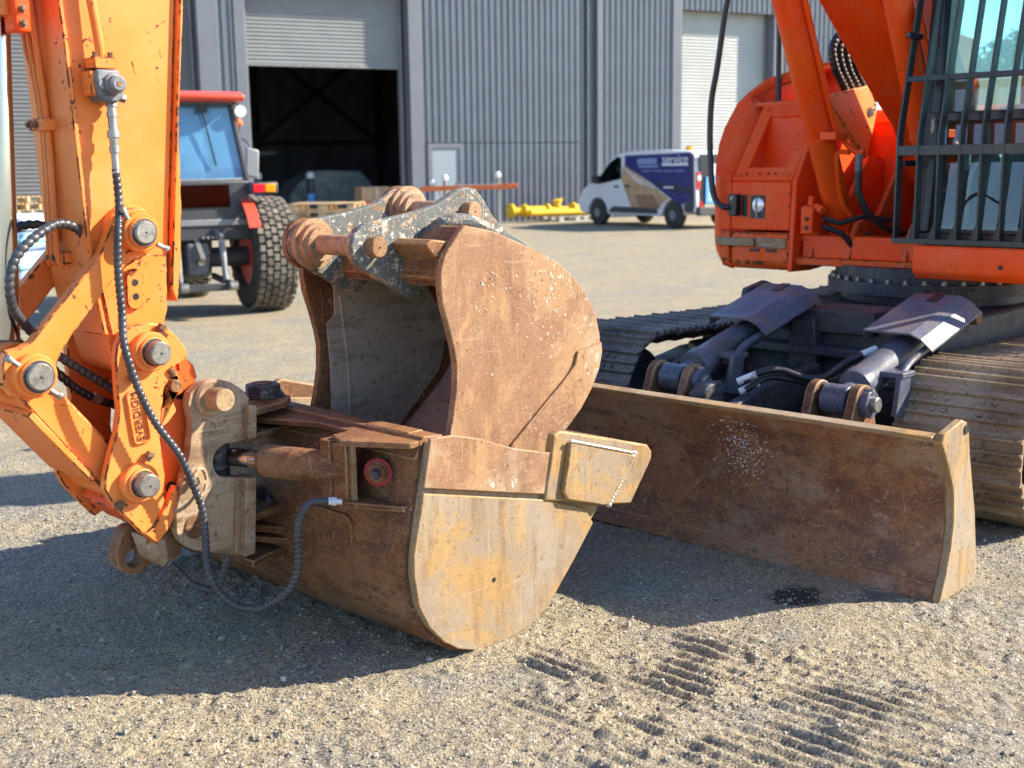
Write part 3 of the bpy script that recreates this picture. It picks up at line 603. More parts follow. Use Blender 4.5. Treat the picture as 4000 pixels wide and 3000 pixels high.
# ---------------------------------------------------------------- delivery van (x forward, y to its left, origin under the rear left wheel)
VA = math.atan2(.81, -.58)
VW = TR(3.95, 29.75, 0, VA) @ Matrix.Scale(.95, 4)
vn = thing('delivery_van', 'white van with blue and tan printed sides and open rear doors by the shed', 'van', VW)
side = [(-.80, .42), (-.84, .60), (-.82, 1.2), (-.74, 1.86), (-.60, 1.94), (.6, 1.985), (1.6, 1.97), (2.15, 1.90), (2.45, 1.77), (3.02, 1.22), (3.40, 1.10), (3.66, .93), (3.80, .70), (3.82, .40), (3.55, .30)]
arch = lambda c: arc(c, .34, .40, 0, 180, 10)
low = [(3.42, .30)]+arch(3.0)+[(2.55, .30), (.5, .30)]+arch(0)+[(-.5, .40)]
b = MB(); b.prism(side+low, -1.86, 0.0)
body = b.build('body', M['white'], vn, bevel=.05, seg=3)
def decal(pts, m, nm, pr=.006, par=None):
    return MB().prism(pts, -.01, pr).build(nm, m, par or body, smooth_ang=0)
decal([(1.86, 1.86), (-.62, 1.90), (-.72, .70), (-.30, .60), (.12, .78), (.86, 1.17), (1.86, 1.60)], M['vanblue'], 'blue_print')
decal([(1.90, 1.62), (2.0, 1.25), (1.55, .42), (.62, .40), (.40, .62), (.14, .76), (.88, 1.15)], M['vantan'], 'tan_print', .004)
decal([(1.88, 1.58), (1.5, 1.36), (.88, 1.13), (.6, 1.0), (1.3, 1.12), (1.75, 1.4)], M['vanpale'], 'pale_print', .007)
decal([(1.45, .84), (.75, .86), (.45, .5), (1.25, .5)], M['vanbrown'], 'brown_print', .007)
decal([(.75, 1.22), (-.66, 1.02), (-.68, .88), (.35, 1.0)], M['vannavy'], 'navy_print', .008)
decal([(-.62, 1.88), (-.74, 1.86), (-.80, .62), (-.76, .42), (-.45, .42), (-.40, .60), (-.70, .72)], M['darkgrey'], 'rear_corner_trim', .007)
decal([(2.45, .44), (2.5, .36), (.55, .36), (.60, .50), (2.3, .52)], M['darkgrey'], 'sill_moulding', .02)
for x0, x1, z0, z1, m in ((.40, -.55, 1.585, 1.635, 'text_white'), (1.35, .60, 1.63, 1.78, 'text_blue'), (1.30, .55, 1.54, 1.60, 'text_blue'), (1.2, .8, 1.44, 1.47, 'text_blue'), (.72, .42, 1.44, 1.47, 'text_blue'), (.34, .02, 1.44, 1.47, 'text_blue'), (-.06, -.4, 1.44, 1.47, 'text_blue'), (.34, -.02, 1.02, 1.06, 'text_white'), (.86, .62, 1.03, 1.06, 'vanpale')):
    decal([(x0, z0), (x1, z0), (x1, z1), (x0, z1)], M[m], 'printed_line', .010)
def text(body_, size, m, world, name, parent, ext=.0015):
    cu = bpy.data.curves.new(name, 'FONT'); cu.body = body_; cu.size = size; cu.extrude = ext; cu.align_x = 'CENTER'; cu.align_y = 'CENTER'
    tmp = bpy.data.objects.new(name+'_tmp', cu); sc.collection.objects.link(tmp); me = bpy.data.meshes.new_from_object(tmp.evaluated_get(bpy.context.evaluated_depsgraph_get()))
    bpy.data.objects.remove(tmp); bpy.data.curves.remove(cu); me.name = name; me.materials.clear(); me.materials.append(m)
    return inst(name, me, parent, world)
# lettering on the left flank: text x runs towards the tail, faces +y
text('service', .34, M['text_white'], VW @ Matrix(((-1, 0, 0, -.08), (0, 0, 1, .012), (0, 1, 0, 1.74), (0, 0, 0, 1))), 'lettering', body)
decal([(2.02, 1.27), (2.02, 1.76), (2.12, 1.80), (2.42, 1.66), (2.92, 1.24), (2.72, 1.16)], M['glassdark'], 'cab_side_glass', .012); decal([(2.0, 1.25), (2.0, 1.8), (2.14, 1.84), (2.47, 1.69), (2.98, 1.23), (2.74, 1.13)], M['blackpaint'], 'window_seal', .008)
MB().prism([(2.75, 1.12), (2.98, 1.12), (2.98, 1.34), (2.80, 1.34)], .03, .22).build('door_mirror', M['blackpaint'], vn, bevel=.03)
MB().box(1.66, 1.86, .0, .03, 1.04, 1.09).build('door_handle', M['blackpaint'], vn, bevel=.008); MB().box(2.10, 2.28, .0, .03, 1.02, 1.07).build('door_handle', M['blackpaint'], vn, bevel=.008)
MB().add([(2.50, -.08, 1.76), (2.50, -1.78, 1.76), (3.04, -1.74, 1.24), (3.04, -.12, 1.24)], [(0, 1, 2, 3)]).build('windscreen', M['glassdark'], vn)
def vwheel(x, y):
    o = MB().lathe((x, y-.22, .335), (x, y, .335), [(0, .24), (.02, .32), (.05, .335), (.17, .335), (.2, .32), (.22, .25)], 32).build('wheel', M['tyre'], vn)
    MB().lathe((x, y-.02, .335), (x, y+.012, .335), [(0, .22), (.012, .215), (.02, .12), (.028, .06)], 24).build('rim', M['steelgrey'], o); return o
for x in (0, 3.0):
    for y in (.01, -1.63): vwheel(x, y)
# rear: tail lamp strip, bumper, black slab painted for the shaded opening, ply lining, blue board, open doors
for y in (-.02, -1.72):
    q = MB().box(-.865, -.80, y-.10, y, 1.0, 1.42).build('tail_lamp', M['redlamp'], vn, bevel=.012); MB().box(-.872, -.80, y-.115, y-.005, 1.22, 1.34).build('reverse_lamp', M['lamp'], q)
MB().box(-.95, -.80, -1.84, -.02, .34, .56).build('rear_bumper', M['darkgrey'], vn, bevel=.03)
MB().box(-.846, -.80, -1.74, -.13, .58, 1.86).build('load_space_shade', M['blackpaint'], vn)
MB().box(-.90, -.848, -1.60, -.24, .56, .62).build('load_sill', M['ply'], vn)
b = MB().box(-.89, -.85, -.95, -.30, .64, 1.30).build('blue_board', M['lightblue'], vn)
for i in range(6): MB().box(-.896, -.89, -.88, -.40, .72+.09*i, .76+.09*i).build('printed_line', M['white'], b)
MB().box(-.89, -.85, -.78, -.55, 1.31, 1.62).build('tool_case', M['wrapwhite'], vn, bevel=.02)
MB().box(-1.55, -.84, -1.88, -1.84, .60, 1.84).build('rear_door', M['vannavy'], vn, bevel=.02)
MB().box(-.95, -.885, -.12, -.06, .56, .70).build('reflector', M['redlamp'], vn)
MB().lathe((.35, -.9, 1.97), (.35, -.9, 2.08), [(0, .12), (.06, .11), (.1, .06)], 18).build('roof_beacon', M['amberlamp'], vn)
# ---------------------------------------------------------------- excavator (x forward, y to its left, z up)
ex = thing('excavator', 'orange tracked excavator with dozer blade, guarded cab and arm lowered at left', 'excavator', MM @ Matrix.Translation((-6.75, -3.135, 0)))
def E(mb, name, m, parent=None, bevel=0, sm=30, seg=2): return mb.build(name, M[m] if isinstance(m, str) else m, parent or ex, MM, bevel, sm, seg)
def pin(parent, f, z, l0, l1, rp, steps=(), m='pin', boss='arm', name='pin', hole=True):
    """a pin end at l1 set in stepped bosses that start at l0"""
    for k, (lo, hi, r) in enumerate(steps): E(MB().cyl((f, lo, z), (f, hi, z), r, n=40, ch=.004), 'boss', boss, parent)
    if steps: E(MB().cyl((f, steps[-1][1]-.004, z), (f, steps[-1][1]+.0025, z), rp+.006, n=32), 'grease_ring', 'undercarriage', parent)
    p = E(MB().lathe((f, l0, z), (f, l1, z), [(0, rp), (l1-l0-.005, rp), (l1-l0, rp-.005)], 36), name, m, parent)
    if hole: E(MB().cyl((f, l1-.002, z), (f, l1+.0012, z), .0035, n=10), 'grease_hole', 'blackpaint', parent)
    return p
# ---- arm
al = lambda z: -1.747-.072*(2.083-z)*1.0; ar = lambda z: -2.012-.098*(z-1.114)
arm_pts = [(al(3.7), 3.7), (al(2.0), 2.0), (-1.783, 1.297), (-1.819, 1.081), (-1.835, 1.02), (-1.87, .985), (-1.93, .975), (-1.985, 1.03), (-2.008, 1.10), (-2.03, 1.196), (-2.058, 1.487), (ar(3.7)-.02, 3.7)]
arm = E(MB().prism(arm_pts, -3.70, -3.46), 'arm', 'arm', bevel=.006)
b = MB(); b.prism([(ar(3.7)-.022, 3.7), (-2.060, 1.487), (-2.034, 1.22), (-2.052, 1.18), (-2.074, 1.30), (-2.088, 1.487), (-2.096, 1.74), (ar(3.7)-.052, 3.7)], -3.722, -3.438); E(b, 'rear_flange', 'arm', arm, .005)
b = MB(); b.prism([(al(3.7)+.014, 3.7), (al(2.0)+.014, 2.0), (-1.769, 1.30), (-1.800, 1.10), (-1.815, 1.10), (-1.785, 1.31), (al(2)-.002, 2.0), (al(3.7)-.002, 3.7)], -3.712, -3.448); E(b, 'front_plate', 'arm', arm, .004)
# lower doubler on the near cheek and the oval lug with two holes
b = MB(); b.prism([(-1.800, 1.245), (-1.86, 1.30), (-1.96, 1.34), (-2.03, 1.33), (-2.02, 1.16), (-1.99, 1.08), (-1.93, 1.06), (-1.85, 1.085), (-1.822, 1.10)], -3.462, -3.447); E(b, 'cheek_doubler', 'arm', arm, .005)
ov = arc(-1.906, 1.268, .030, 0, 180, 8)+arc(-1.903, 1.200, .030, 180, 360, 8); E(MB().prism(ov, -3.45, -3.432), 'oval_lug', 'arm', arm, .004)
for z in (1.255, 1.212): E(MB().cyl((-1.905, -3.434, z), (-1.905, -3.4305, z), .0105, n=16), 'bolt_hole', 'blackpaint', arm)
# bosses and pins of the arm
for (f, z) in ((-1.901, 1.411), (-1.914, 1.043)): E(MB().cyl((f, -3.74, z), (f, -3.42, z), .082, n=40, ch=.004), 'boss', 'arm', arm)
# steel tubes with clamps down the front face
for dl, fo in ((-.012, .0), (-.052, .004), (-.085, .0)):
    E(MB().tube([(al(3.6)+.035, -3.57+dl, 3.6), (al(2.1)+.035, -3.57+dl, 2.1), (al(1.9)+.034, -3.575+dl*.7, 1.9), (al(1.7)+.034, -3.58+dl*.6, 1.7), (-1.738+.0, -3.58+dl*.7, 1.36), (-1.748, -3.56+dl*1.2, 1.31)], .009, 10, .02), 'steel_tube', 'arm', arm)
for z in (1.735, 1.335):
    E(MB().box(al(z)-.0, al(z)+.058, -3.66, -3.56, z-.018, z+.018), 'tube_clamp', 'arm', arm, .004)
    for l in (-3.645, -3.61): bolt(arm, (al(z)+.058, l, z), (1, 0, 0), .009, .01, M['rust'])
# valve block on the near cheek with its feed pipe and bolts
vb = E(MB().prism([(-1.806, 1.815), (-1.82, 1.795), (-1.862, 1.792), (-1.884, 1.808), (-1.889, 1.83), (-1.878, 1.846), (-1.878, 1.888), (-1.803, 1.888), (-1.800, 1.85)], -3.46, -3.385), 'valve_block', 'valve', arm, .008)
E(MB().prism([(-1.790, 1.815), (-1.806, 1.812), (-1.806, 1.885), (-1.788, 1.885)], -3.46, -3.40), 'mount_plate', 'arm', vb, .003)
E(MB().lathe((-1.850, -3.388, 1.845), (-1.850, -3.345, 1.845), [(0, .031), (.018, .031), (.02, .025), (.038, .025), (.043, .018)], 28), 'valve_cap', 'valve', vb); E(MB().cyl((-1.850, -3.346, 1.845), (-1.850, -3.3435, 1.845), .008, n=16), 'cap_socket', 'rust', vb)
E(MB().cyl((-1.818, -3.386, 1.843), (-1.818, -3.378, 1.843), .013, n=20), 'plug', 'zinc', vb); E(MB().cyl((-1.872, -3.40, 1.845), (-1.893, -3.40, 1.845), .011, n=16), 'plug', 'zinc', vb); E(MB().cyl((-1.876, -3.41, 1.812), (-1.899, -3.41, 1.806), .014, n=6), 'plug', 'valve', vb)
E(MB().box(-1.868, -1.802, -3.452, -3.39, 1.890, 1.922), 'flange_block', 'arm', vb, .003)
for f in (-1.812, -1.860): bolt(vb, (f, -3.405, 1.922), (0, 0, 1), .0085, .012, M['rust'])
E(MB().tube([(-1.838, -3.42, 1.91), (-1.836, -3.42, 1.96), (-1.826, -3.425, 2.06), (-1.812, -3.43, 2.2), (-1.78, -3.43, 2.6), (-1.75, -3.43, 3.2)], .0145, 16, .03), 'feed_pipe', 'arm', vb)
# couplings and the long spiral-wrapped hose
fit = E(MB().lathe((-1.858, -3.415, 1.797), (-1.850, -3.400, 1.585), [(0, .016), (.014, .019), (.016, .013), (.03, .013), (.03, .016), (.045, .016), (.045, .0135), (.085, .0135), (.085, .019), (.105, .019), (.106, .015), (.128, .012), (.13, .0155), (.15, .0155), (.15, .012), (.195, .011), (.215, .011)], 18), 'hose_coupling', 'zinc', arm)
hp = [(-1.8505, -3.402, 1.60), (-1.849, -3.395, 1.494), (-1.82, -3.36, 1.405), (-1.812, -3.36, 1.3), (-1.815, -3.36, 1.175), (-1.803, -3.34, 1.094), (-1.808, -3.33, 1.038), (-1.836, -3.33, .94), (-1.881, -3.33, .837), (-1.943, -3.32, .735), (-1.967, -3.32, .688), (-2.0, -3.325, .606), (-2.023, -3.32, .525), (-2.028, -3.32, .436), (-2.017, -3.3, .34), (-2.031, -3.28, .268), (-2.066, -3.25, .214), (-2.104, -3.22, .195), (-2.141, -3.17, .203), (-2.18, -3.1, .26), (-2.194, -3.06, .339), (-2.186, -3.04, .465), (-2.194, -3.03, .524), (-2.223, -3.02, .559), (-2.263, -3.0, .562), (-2.275, -2.995, .561)]
E(MB().tube(hp, .0112, 14, .0024, .17, .0185), 'spiral_hose', 'hosewrap', arm, sm=60)
E(MB().lathe((-2.272, -2.996, .561), (-2.315, -2.975, .552), [(0, .012), (.012, .012), (.013, .0135), (.03, .0135), (.031, .009), (.048, .009)], 16), 'hose_end_cap', 'wrapwhite', arm)
E(MB().tube([(-2.027, -3.55, .292), (-2.059, -3.53, .25), (-2.08, -3.5, .216), (-2.125, -3.46, .195), (-2.156, -3.44, .229), (-2.167, -3.42, .318), (-2.15, -3.42, .37)], .0112, 12, .0026, .17, .0185), 'spiral_hose', 'hosedusty', arm, sm=60)
# looping hoses in front of the arm
E(MB().tube([(-1.787, -3.5, 1.31), (-1.789, -3.5, 1.356), (-1.777, -3.49, 1.404), (-1.735, -3.47, 1.434), (-1.678, -3.45, 1.444), (-1.62, -3.43, 1.424), (-1.566, -3.42, 1.39), (-1.531, -3.42, 1.353), (-1.512, -3.42, 1.31), (-1.511, -3.43, 1.252), (-1.532, -3.46, 1.204), (-1.57, -3.5, 1.166), (-1.617, -3.53, 1.117), (-1.707, -3.55, 1.033), (-1.783, -3.55, .975), (-1.88, -3.55, .902), (-1.92, -3.55, .86)], .0128, 14, .0028, .16, .023), 'spiral_hose', 'hosewrap', arm, sm=60)
E(MB().tube([(-1.791, -3.64, 1.317), (-1.784, -3.64, 1.356), (-1.766, -3.64, 1.39), (-1.735, -3.64, 1.429), (-1.686, -3.66, 1.436), (-1.646, -3.68, 1.418), (-1.59, -3.69, 1.34), (-1.57, -3.69, 1.22), (-1.61, -3.66, 1.10), (-1.708, -3.6, .985), (-1.764, -3.6, .928), (-1.823, -3.6, .885), (-1.903, -3.6, .847)], .0125, 14, .0028, .16, .023), 'spiral_hose', 'rubber', arm, sm=60)
for (f, l, z) in ((-1.789, -3.5, 1.30), (-1.790, -3.64, 1.30)):
    E(MB().lathe((f, l, z-.035), (f, l, z+.055), [(0, .015), (.016, .015), (.017, .012), (.03, .012), (.03, .0155), (.088, .0155)], 16), 'hose_ferrule', 'zinc', arm)
    E(MB().tube([(f, l, z-.03), (f-.002, l-.005, z-.055), (f-.0, l-.03, z-.06)], .011, 10, .01), 'elbow', 'arm', arm)
E(MB().cyl((-1.822, -3.595, .887), (-1.848, -3.597, .874), .0150, n=16), 'hose_clip', 'zinc', arm)
# bucket cylinder: barrel above, chromed rod down to the link pin
bc = E(MB().lathe((-1.70, -3.58, 3.5), (-1.608, -3.58, 2.03), [(0, .075), (1.35, .075), (1.36, .083), (1.47, .083)], 28), 'bucket_cylinder', 'arm')
E(MB().cyl((-1.608, -3.58, 2.04), (-1.556, -3.58, 1.06), .037, n=28), 'rod', 'chrome', bc)
E(MB().box(-1.655, -1.605, -3.53, -3.46, 1.985, 2.16), 'gland_block', 'body', bc, .008)
for z in (2.01, 2.05, 2.10): bolt(bc, (-1.63, -3.46, z), (0, 1, 0), .008, .01, M['rust'])
E(MB().lathe((-1.556, -3.58, 1.105), (-1.548, -3.58, 1.0), [(0, .04), (.01, .052), (.05, .056), (.1, .04)], 26), 'rod_gland', 'rust', bc); E(MB().cyl((-1.54, -3.64, 1.018), (-1.54, -3.50, 1.018), .085, n=36, ch=.006), 'rod_eye', 'arm', bc)
# guide links, one each side of the arm
lk = [(-1.835, 1.458), (-1.78, 1.349), (-1.664, 1.232), (-1.55, 1.115), (-1.518, 1.099), (-1.475, 1.093), (-1.460, 1.057), (-1.458, .999), (-1.484, .958), (-1.533, .944), (-1.59, .960), (-1.612, 1.0), (-1.622, 1.046), (-1.641, 1.078), (-1.674, 1.122), (-1.721, 1.167), (-1.775, 1.227), (-1.82, 1.275), (-1.87, 1.318), (-1.925, 1.335), (-1.968, 1.366), (-1.980, 1.411), (-1.965, 1.455), (-1.93, 1.482), (-1.88, 1.484)]
for k, (l0, l1) in enumerate(((-3.44, -3.40), (-3.76, -3.72))):
    g = E(MB().prism(lk, l0, l1), 'guide_link', 'arm', bevel=.005)
    if k == 0:
        pin(g, -1.901, 1.411, -3.42, -3.338, .036, ((-3.41, -3.362, .060), (-3.365, -3.349, .047))); pin(g, -1.54, 1.018, -3.42, -3.336, .041, ((-3.41, -3.366, .064), (-3.37, -3.350, .052)))
        for (f, z, df, dz) in ((-1.862, 1.451, .25, .5), (-1.952, 1.372, -.6, -.3), (-1.492, 1.055, .6, .5), (-1.578, .972, -.8, -.6)):
            E(MB().lathe((f, -3.37, z), (f+df*.05, -3.37, z+dz*.05), [(0, .0075), (.026, .0075), (.028, .011), (.040, .011)], 12), 'locking_bolt', 'zinc', g)
        E(MB().cyl((-1.574, -3.385, .972), (-1.612, -3.385, .951), .011, n=14), 'locking_bolt', 'rust', g)
# H-link from the left pin down to the coupler
hl = [(-1.530, 1.00), (-1.551, .946), (-1.60, .93), (-1.659, .934), (-1.793, .751), (-1.79, .69), (-1.748, .660), (-1.705, .690), (-1.54, .905), (-1.51, .96)]
h = E(MB().prism([(-1.575, .965), (-1.655, .945), (-1.81, .745), (-1.87, .70), (-1.88, .62), (-1.82, .585), (-1.755, .63), (-1.565, .885), (-1.52, .95)], -3.705, -3.455), 'bucket_link', 'arm', bevel=.01)
E(MB().prism([(-1.553, .905), (-1.735, .665), (-1.72, .655), (-1.535, .89)], -3.72, -3.44), 'link_rib', 'arm', h, .004); E(MB().cyl((-1.847, -3.72, .638), (-1.847, -3.44, .638), .072, n=36, ch=.004), 'boss', 'arm', h); E(MB().cyl((-1.54, -3.735, 1.018), (-1.54, -3.45, 1.018), .066, n=36), 'boss', 'arm', h)
# ---- quick coupler
qh = E(MB().prism([(-1.90, .93), (-2.065, .86), (-2.068, .767), (-2.058, .681), (-2.035, .645), (-2.02, .596), (-2.004, .50), (-1.975, .47), (-1.90, .46), (-1.80, .545), (-1.84, .60), (-1.93, .70), (-1.95, .80)], -3.69, -3.44), 'quick_coupler', 'bodyworn', bevel=.006)
pl = [(-1.806, 1.031), (-1.814, 1.068), (-1.831, 1.104), (-1.869, 1.126), (-1.917, 1.133), (-1.974, 1.120), (-2.021, 1.079), (-2.048, 1.036), (-2.058, 1.012), (-2.040, .998), (-2.012, .985), (-1.992, .955), (-1.966, .918), (-1.946, .829), (-1.937, .761), (-1.943, .695), (-1.947, .638), (-1.938, .585), (-1.942, .553), (-1.896, .482), (-1.857, .463), (-1.794, .544), (-1.762, .586), (-1.740, .634), (-1.745, .677), (-1.768, .742), (-1.793, .805), (-1.807, .875), (-1.805, .93)]
for k, (l0, l1) in enumerate(((-3.435, -3.402), (-3.745, -3.712))):
    p = E(MB().prism(pl, l0, l1), 'side_plate', 'arm', qh, .005)
for f, z, nm in ((-1.914, 1.043, 'u'), (-1.847, .638, 'd')):
    E(MB().cyl((f, -3.42, z), (f, -3.37, z), .062, n=40, ch=.005), 'boss', 'arm', qh); E(MB().cyl((f, -3.372, z), (f, -3.358, z), .048, n=36, ch=.004), 'boss', 'arm', qh)
    E(MB().cyl((f, -3.362, z), (f, -3.3555, z), .0425, n=32), 'grease_ring', 'undercarriage', qh); E(MB().lathe((f, -3.42, z), (f, -3.318, z), [(0, .037), (.097, .037), (.102, .032)], 36), 'pin', 'pin', qh); E(MB().cyl((f, -3.319, z), (f, -3.3168, z), .0035, n=10), 'grease_hole', 'blackpaint', qh)
for (f, z, df, dz) in ((-1.948, 1.095, -.5, .8), (-1.88, .70, -.45, .8), (-1.79, .59, .5, -.4), (-1.86, .985, .3, -.6)): E(MB().lathe((f, -3.385, z), (f+df*.05, -3.385, z+dz*.05), [(0, .009), (.014, .009), (.014, .0145), (.03, .0145)], 6), 'locking_bolt', 'rust', qh)
# raised name plate frame and its lettering, reading upwards
fr = arc(-1.857, .912, .022, 0, 90, 5)+arc(-1.893, .908, .022, 90, 180, 5)
b = MB()
def rring(mb, cx, cz, hw, hh, r, th, l0, l1, ang):
    out = []
    for rad, gx, gz in ((r, hw, hh), (max(.003, r-th), hw-th, hh-th)):
        ring = []
        for sx, sz, a0 in ((1, 1, 0), (-1, 1, 90), (-1, -1, 180), (1, -1, 270)):
            for i in range(6):
                a = R(a0+18*i); x = sx*(gx-rad)+rad*math.cos(a); z = sz*(gz-rad)+rad*math.sin(a); ca, sa = math.cos(ang), math.sin(ang); ring.append((cx+x*ca-z*sa, cz+x*sa+z*ca))
        out.append(ring)
    n = len(out[0]); vs = [(x, l, z) for ring in out for l in (l0, l1) for x, z in ring]; fs = []
    for i in range(n):
        j = (i+1) % n; fs += [(i, j, n+j, n+i), (2*n+i, 3*n+i, 3*n+j, 2*n+j), (n+i, n+j, 3*n+j, 3*n+i), (i, 2*n+i, 2*n+j, j)]
    return mb.add(vs, fs)
tilt = math.atan2(-1.872+1.856, .923-.762)
E(rring(MB(), -1.866, .843, .031, .086, .018, .007, -3.404, -3.392, tilt), 'name_plate_frame', 'arm', qh, .002)
# text x axis runs up the plate, text z faces the machine's left (+l)
upv = Vector((-math.sin(tilt), 0, math.cos(tilt))); 
tm = Matrix(((upv.x, -1*upv.z*-1*-1, 0, -1.866), (0, 0, 1, -3.4015), (upv.z, upv.x*1, 0, .843), (0, 0, 0, 1)))
tx = Vector((upv.x, 0, upv.z)); tz = Vector((0, 1, 0)); ty = tz.cross(tx)
tm = Matrix(((tx.x, ty.x, tz.x, -1.866), (tx.y, ty.y, tz.y, -3.4015), (tx.z, ty.z, tz.z, .843), (0, 0, 0, 1)))
text('EVERDIGM', .0345, M['text_dark'], MM @ tm, 'lettering', qh, .0025)
# hook, small pin, lug and foot of the coupler
E(MB().prism([(-2.0, 1.05), (-2.05, 1.02), (-2.093, .972), (-2.104, .932), (-2.09, .912), (-2.053, .888), (-2.015, .875), (-1.975, .90), (-1.985, .98)], -3.67, -3.432), 'hook', 'bodyworn', qh, .006)
E(MB().prism([(-1.975, .915), (-1.99, .955), (-2.02, .955), (-2.03, .91), (-1.995, .87), (-1.96, .85), (-1.95, .80), (-1.97, .81), (-2.0, .84)], -3.436, -3.408), 'keeper', 'arm', qh, .004); E(MB().cyl((-1.998, -3.42, .922), (-1.998, -3.385, .922), .0205, n=24, ch=.002), 'small_pin', 'rust', qh)
E(MB().bar((-2.025, -3.415, 1.035), (-2.028, -3.415, .965), .012, .018, (0, 1, 0)), 'latch_bar', 'bodyworn', qh, .003); E(MB().cyl((-1.985, -3.40, .98), (-2.0, -3.40, .955), .012, n=14), 'locking_bolt', 'rust', qh)
E(MB().prism([(-1.945, .54), (-1.90, .485), (-1.86, .465), (-1.905, .42), (-1.955, .47), (-1.99, .53), (-1.985, .60)], -3.436, -3.40), 'toe_plate', 'arm', qh, .004)
lug = MB(); ho = arc(-1.895, .345, .030, 0, 360, 20)[:-1]; outer = [(-1.887, .46), (-1.857, .435), (-1.833, .374), (-1.838, .325), (-1.878, .292), (-1.924, .288), (-1.956, .317), (-1.950, .377), (-1.925, .443)]
def holed(mb, outer, hole, l0, l1, n=40):
    """plate outline resampled around a round hole"""
    hc = Vector((sum(p[0] for p in hole)/len(hole), sum(p[1] for p in hole)/len(hole))); hr = (Vector(hole[0])-hc).length; O = []; H = []
    poly = [Vector(p)-hc for p in outer]
    for k in range(n):
        a = 2*math.pi*k/n; d = Vector((math.cos(a), math.sin(a))); best = 0
        for i in range(len(poly)):
            p, q = poly[i], poly[(i+1) % len(poly)]; e = q-p; den = d.x*e.y-d.y*e.x
            if abs(den) < 1e-9: continue
            t = (p.x*e.y-p.y*e.x)/den; u = (p.x*d.y-p.y*d.x)/den
            if t > 0 and -1e-6 <= u <= 1+1e-6: best = max(best, t)
        O.append(hc+d*best); H.append(hc+d*hr)
    vs = [(p.x, l, p.y) for l in (l0, l1) for p in O+H]; fs = []; m2 = 2*n
    for i in range(n):
        j = (i+1) % n; fs += [(i, j, n+j, n+i), (m2+i, m2+n+i, m2+n+j, m2+j), (i, m2+i, m2+j, j), (n+i, n+j, m2+n+j, m2+n+i)]
    return mb.add(vs, fs)
E(holed(lug, outer, ho, -3.60, -3.54), 'lifting_lug', 'rust', qh, .005)
E(MB().prism([(-1.875, .445), (-1.90, .36), (-1.942, .325), (-1.965, .345), (-1.955, .42), (-1.92, .44)], -3.52, -3.437), 'foot', 'frame', qh, .006); E(MB().prism([(-1.93, .43), (-1.955, .335), (-2.01, .345), (-2.022, .40), (-2.006, .50), (-2.0, .58), (-1.965, .52)], -3.66, -3.445), 'foot', 'rust', qh, .008)
E(MB().tube([(-1.94, -3.43, .49), (-1.955, -3.42, .455), (-1.985, -3.42, .435), (-2.01, -3.425, .46), (-2.012, -3.43, .495)], .0022, 6, .01), 'wire_loop', 'blackpaint', qh); E(MB().cyl((-1.985, -3.45, .585), (-1.985, -3.438, .585), .019, n=18), 'cross_hole', 'blackpaint', qh)

# ---- undercarriage
und = E(MB().prism([(-5.55, .42), (-5.75, .80), (-7.9, .80), (-8.0, .42), (-7.6, .34), (-5.9, .34)], -3.72, -2.55), 'centre_frame', 'undercarriage', bevel=.02)
for s, l in ((1, -2.64), (-1, -3.63)):
    E(MB().prism([(-5.45, .40), (-5.62, .92), (-5.80, .95), (-6.3, .80), (-6.3, .38)], l-.02, l+.02), 'tower_plate', 'undercarriage', und, .006); 
E(MB().box(-5.70, -5.64, -3.60, -2.66, .36, .78), 'front_cross_plate', 'undercarriage', und, .006); E(MB().box(-5.95, -5.60, -3.42, -2.86, .72, .84), 'cross_beam', 'undercarriage', und, .012)
E(MB().prism([(-3.33, .40), (-3.30, .80), (-3.17, .80), (-3.13, .40)], -5.64, -5.55, 'x'), 'stay_plate', 'undercarriage', und, .008); E(MB().prism([(-5.5, .62), (-5.5, .66), (-5.75, .66), (-5.75, .62)], -3.75, -2.5), 'step_plate', 'undercarriage', und, .004)
for (f0, l0, f1, l1) in ((-5.9, -2.6, -5.6, -2.35), (-7.5, -2.6, -7.9, -2.35), (-5.9, -3.67, -5.6, -3.92), (-7.5, -3.67, -7.9, -3.92)): E(MB().bar((f0, l0, .52), (f1, l1, .46), .34, .26), 'leg', 'undercarriage', und, .02)
sr = E(MB().lathe((-6.85, -3.135, .80), (-6.85, -3.135, 1.0), [(0, .52), (.05, .52), (.052, .60), (.12, .60), (.122, .56), (.2, .56)], 56), 'slew_ring', 'undercarriage')
for k in range(36):
    a = 2*math.pi*k/36
    bolt(sr, (-6.85+.575*math.cos(a), -3.135+.575*math.sin(a), .922), (0, 0, 1), .013, .016, M['zinc'], 'ring_bolt')
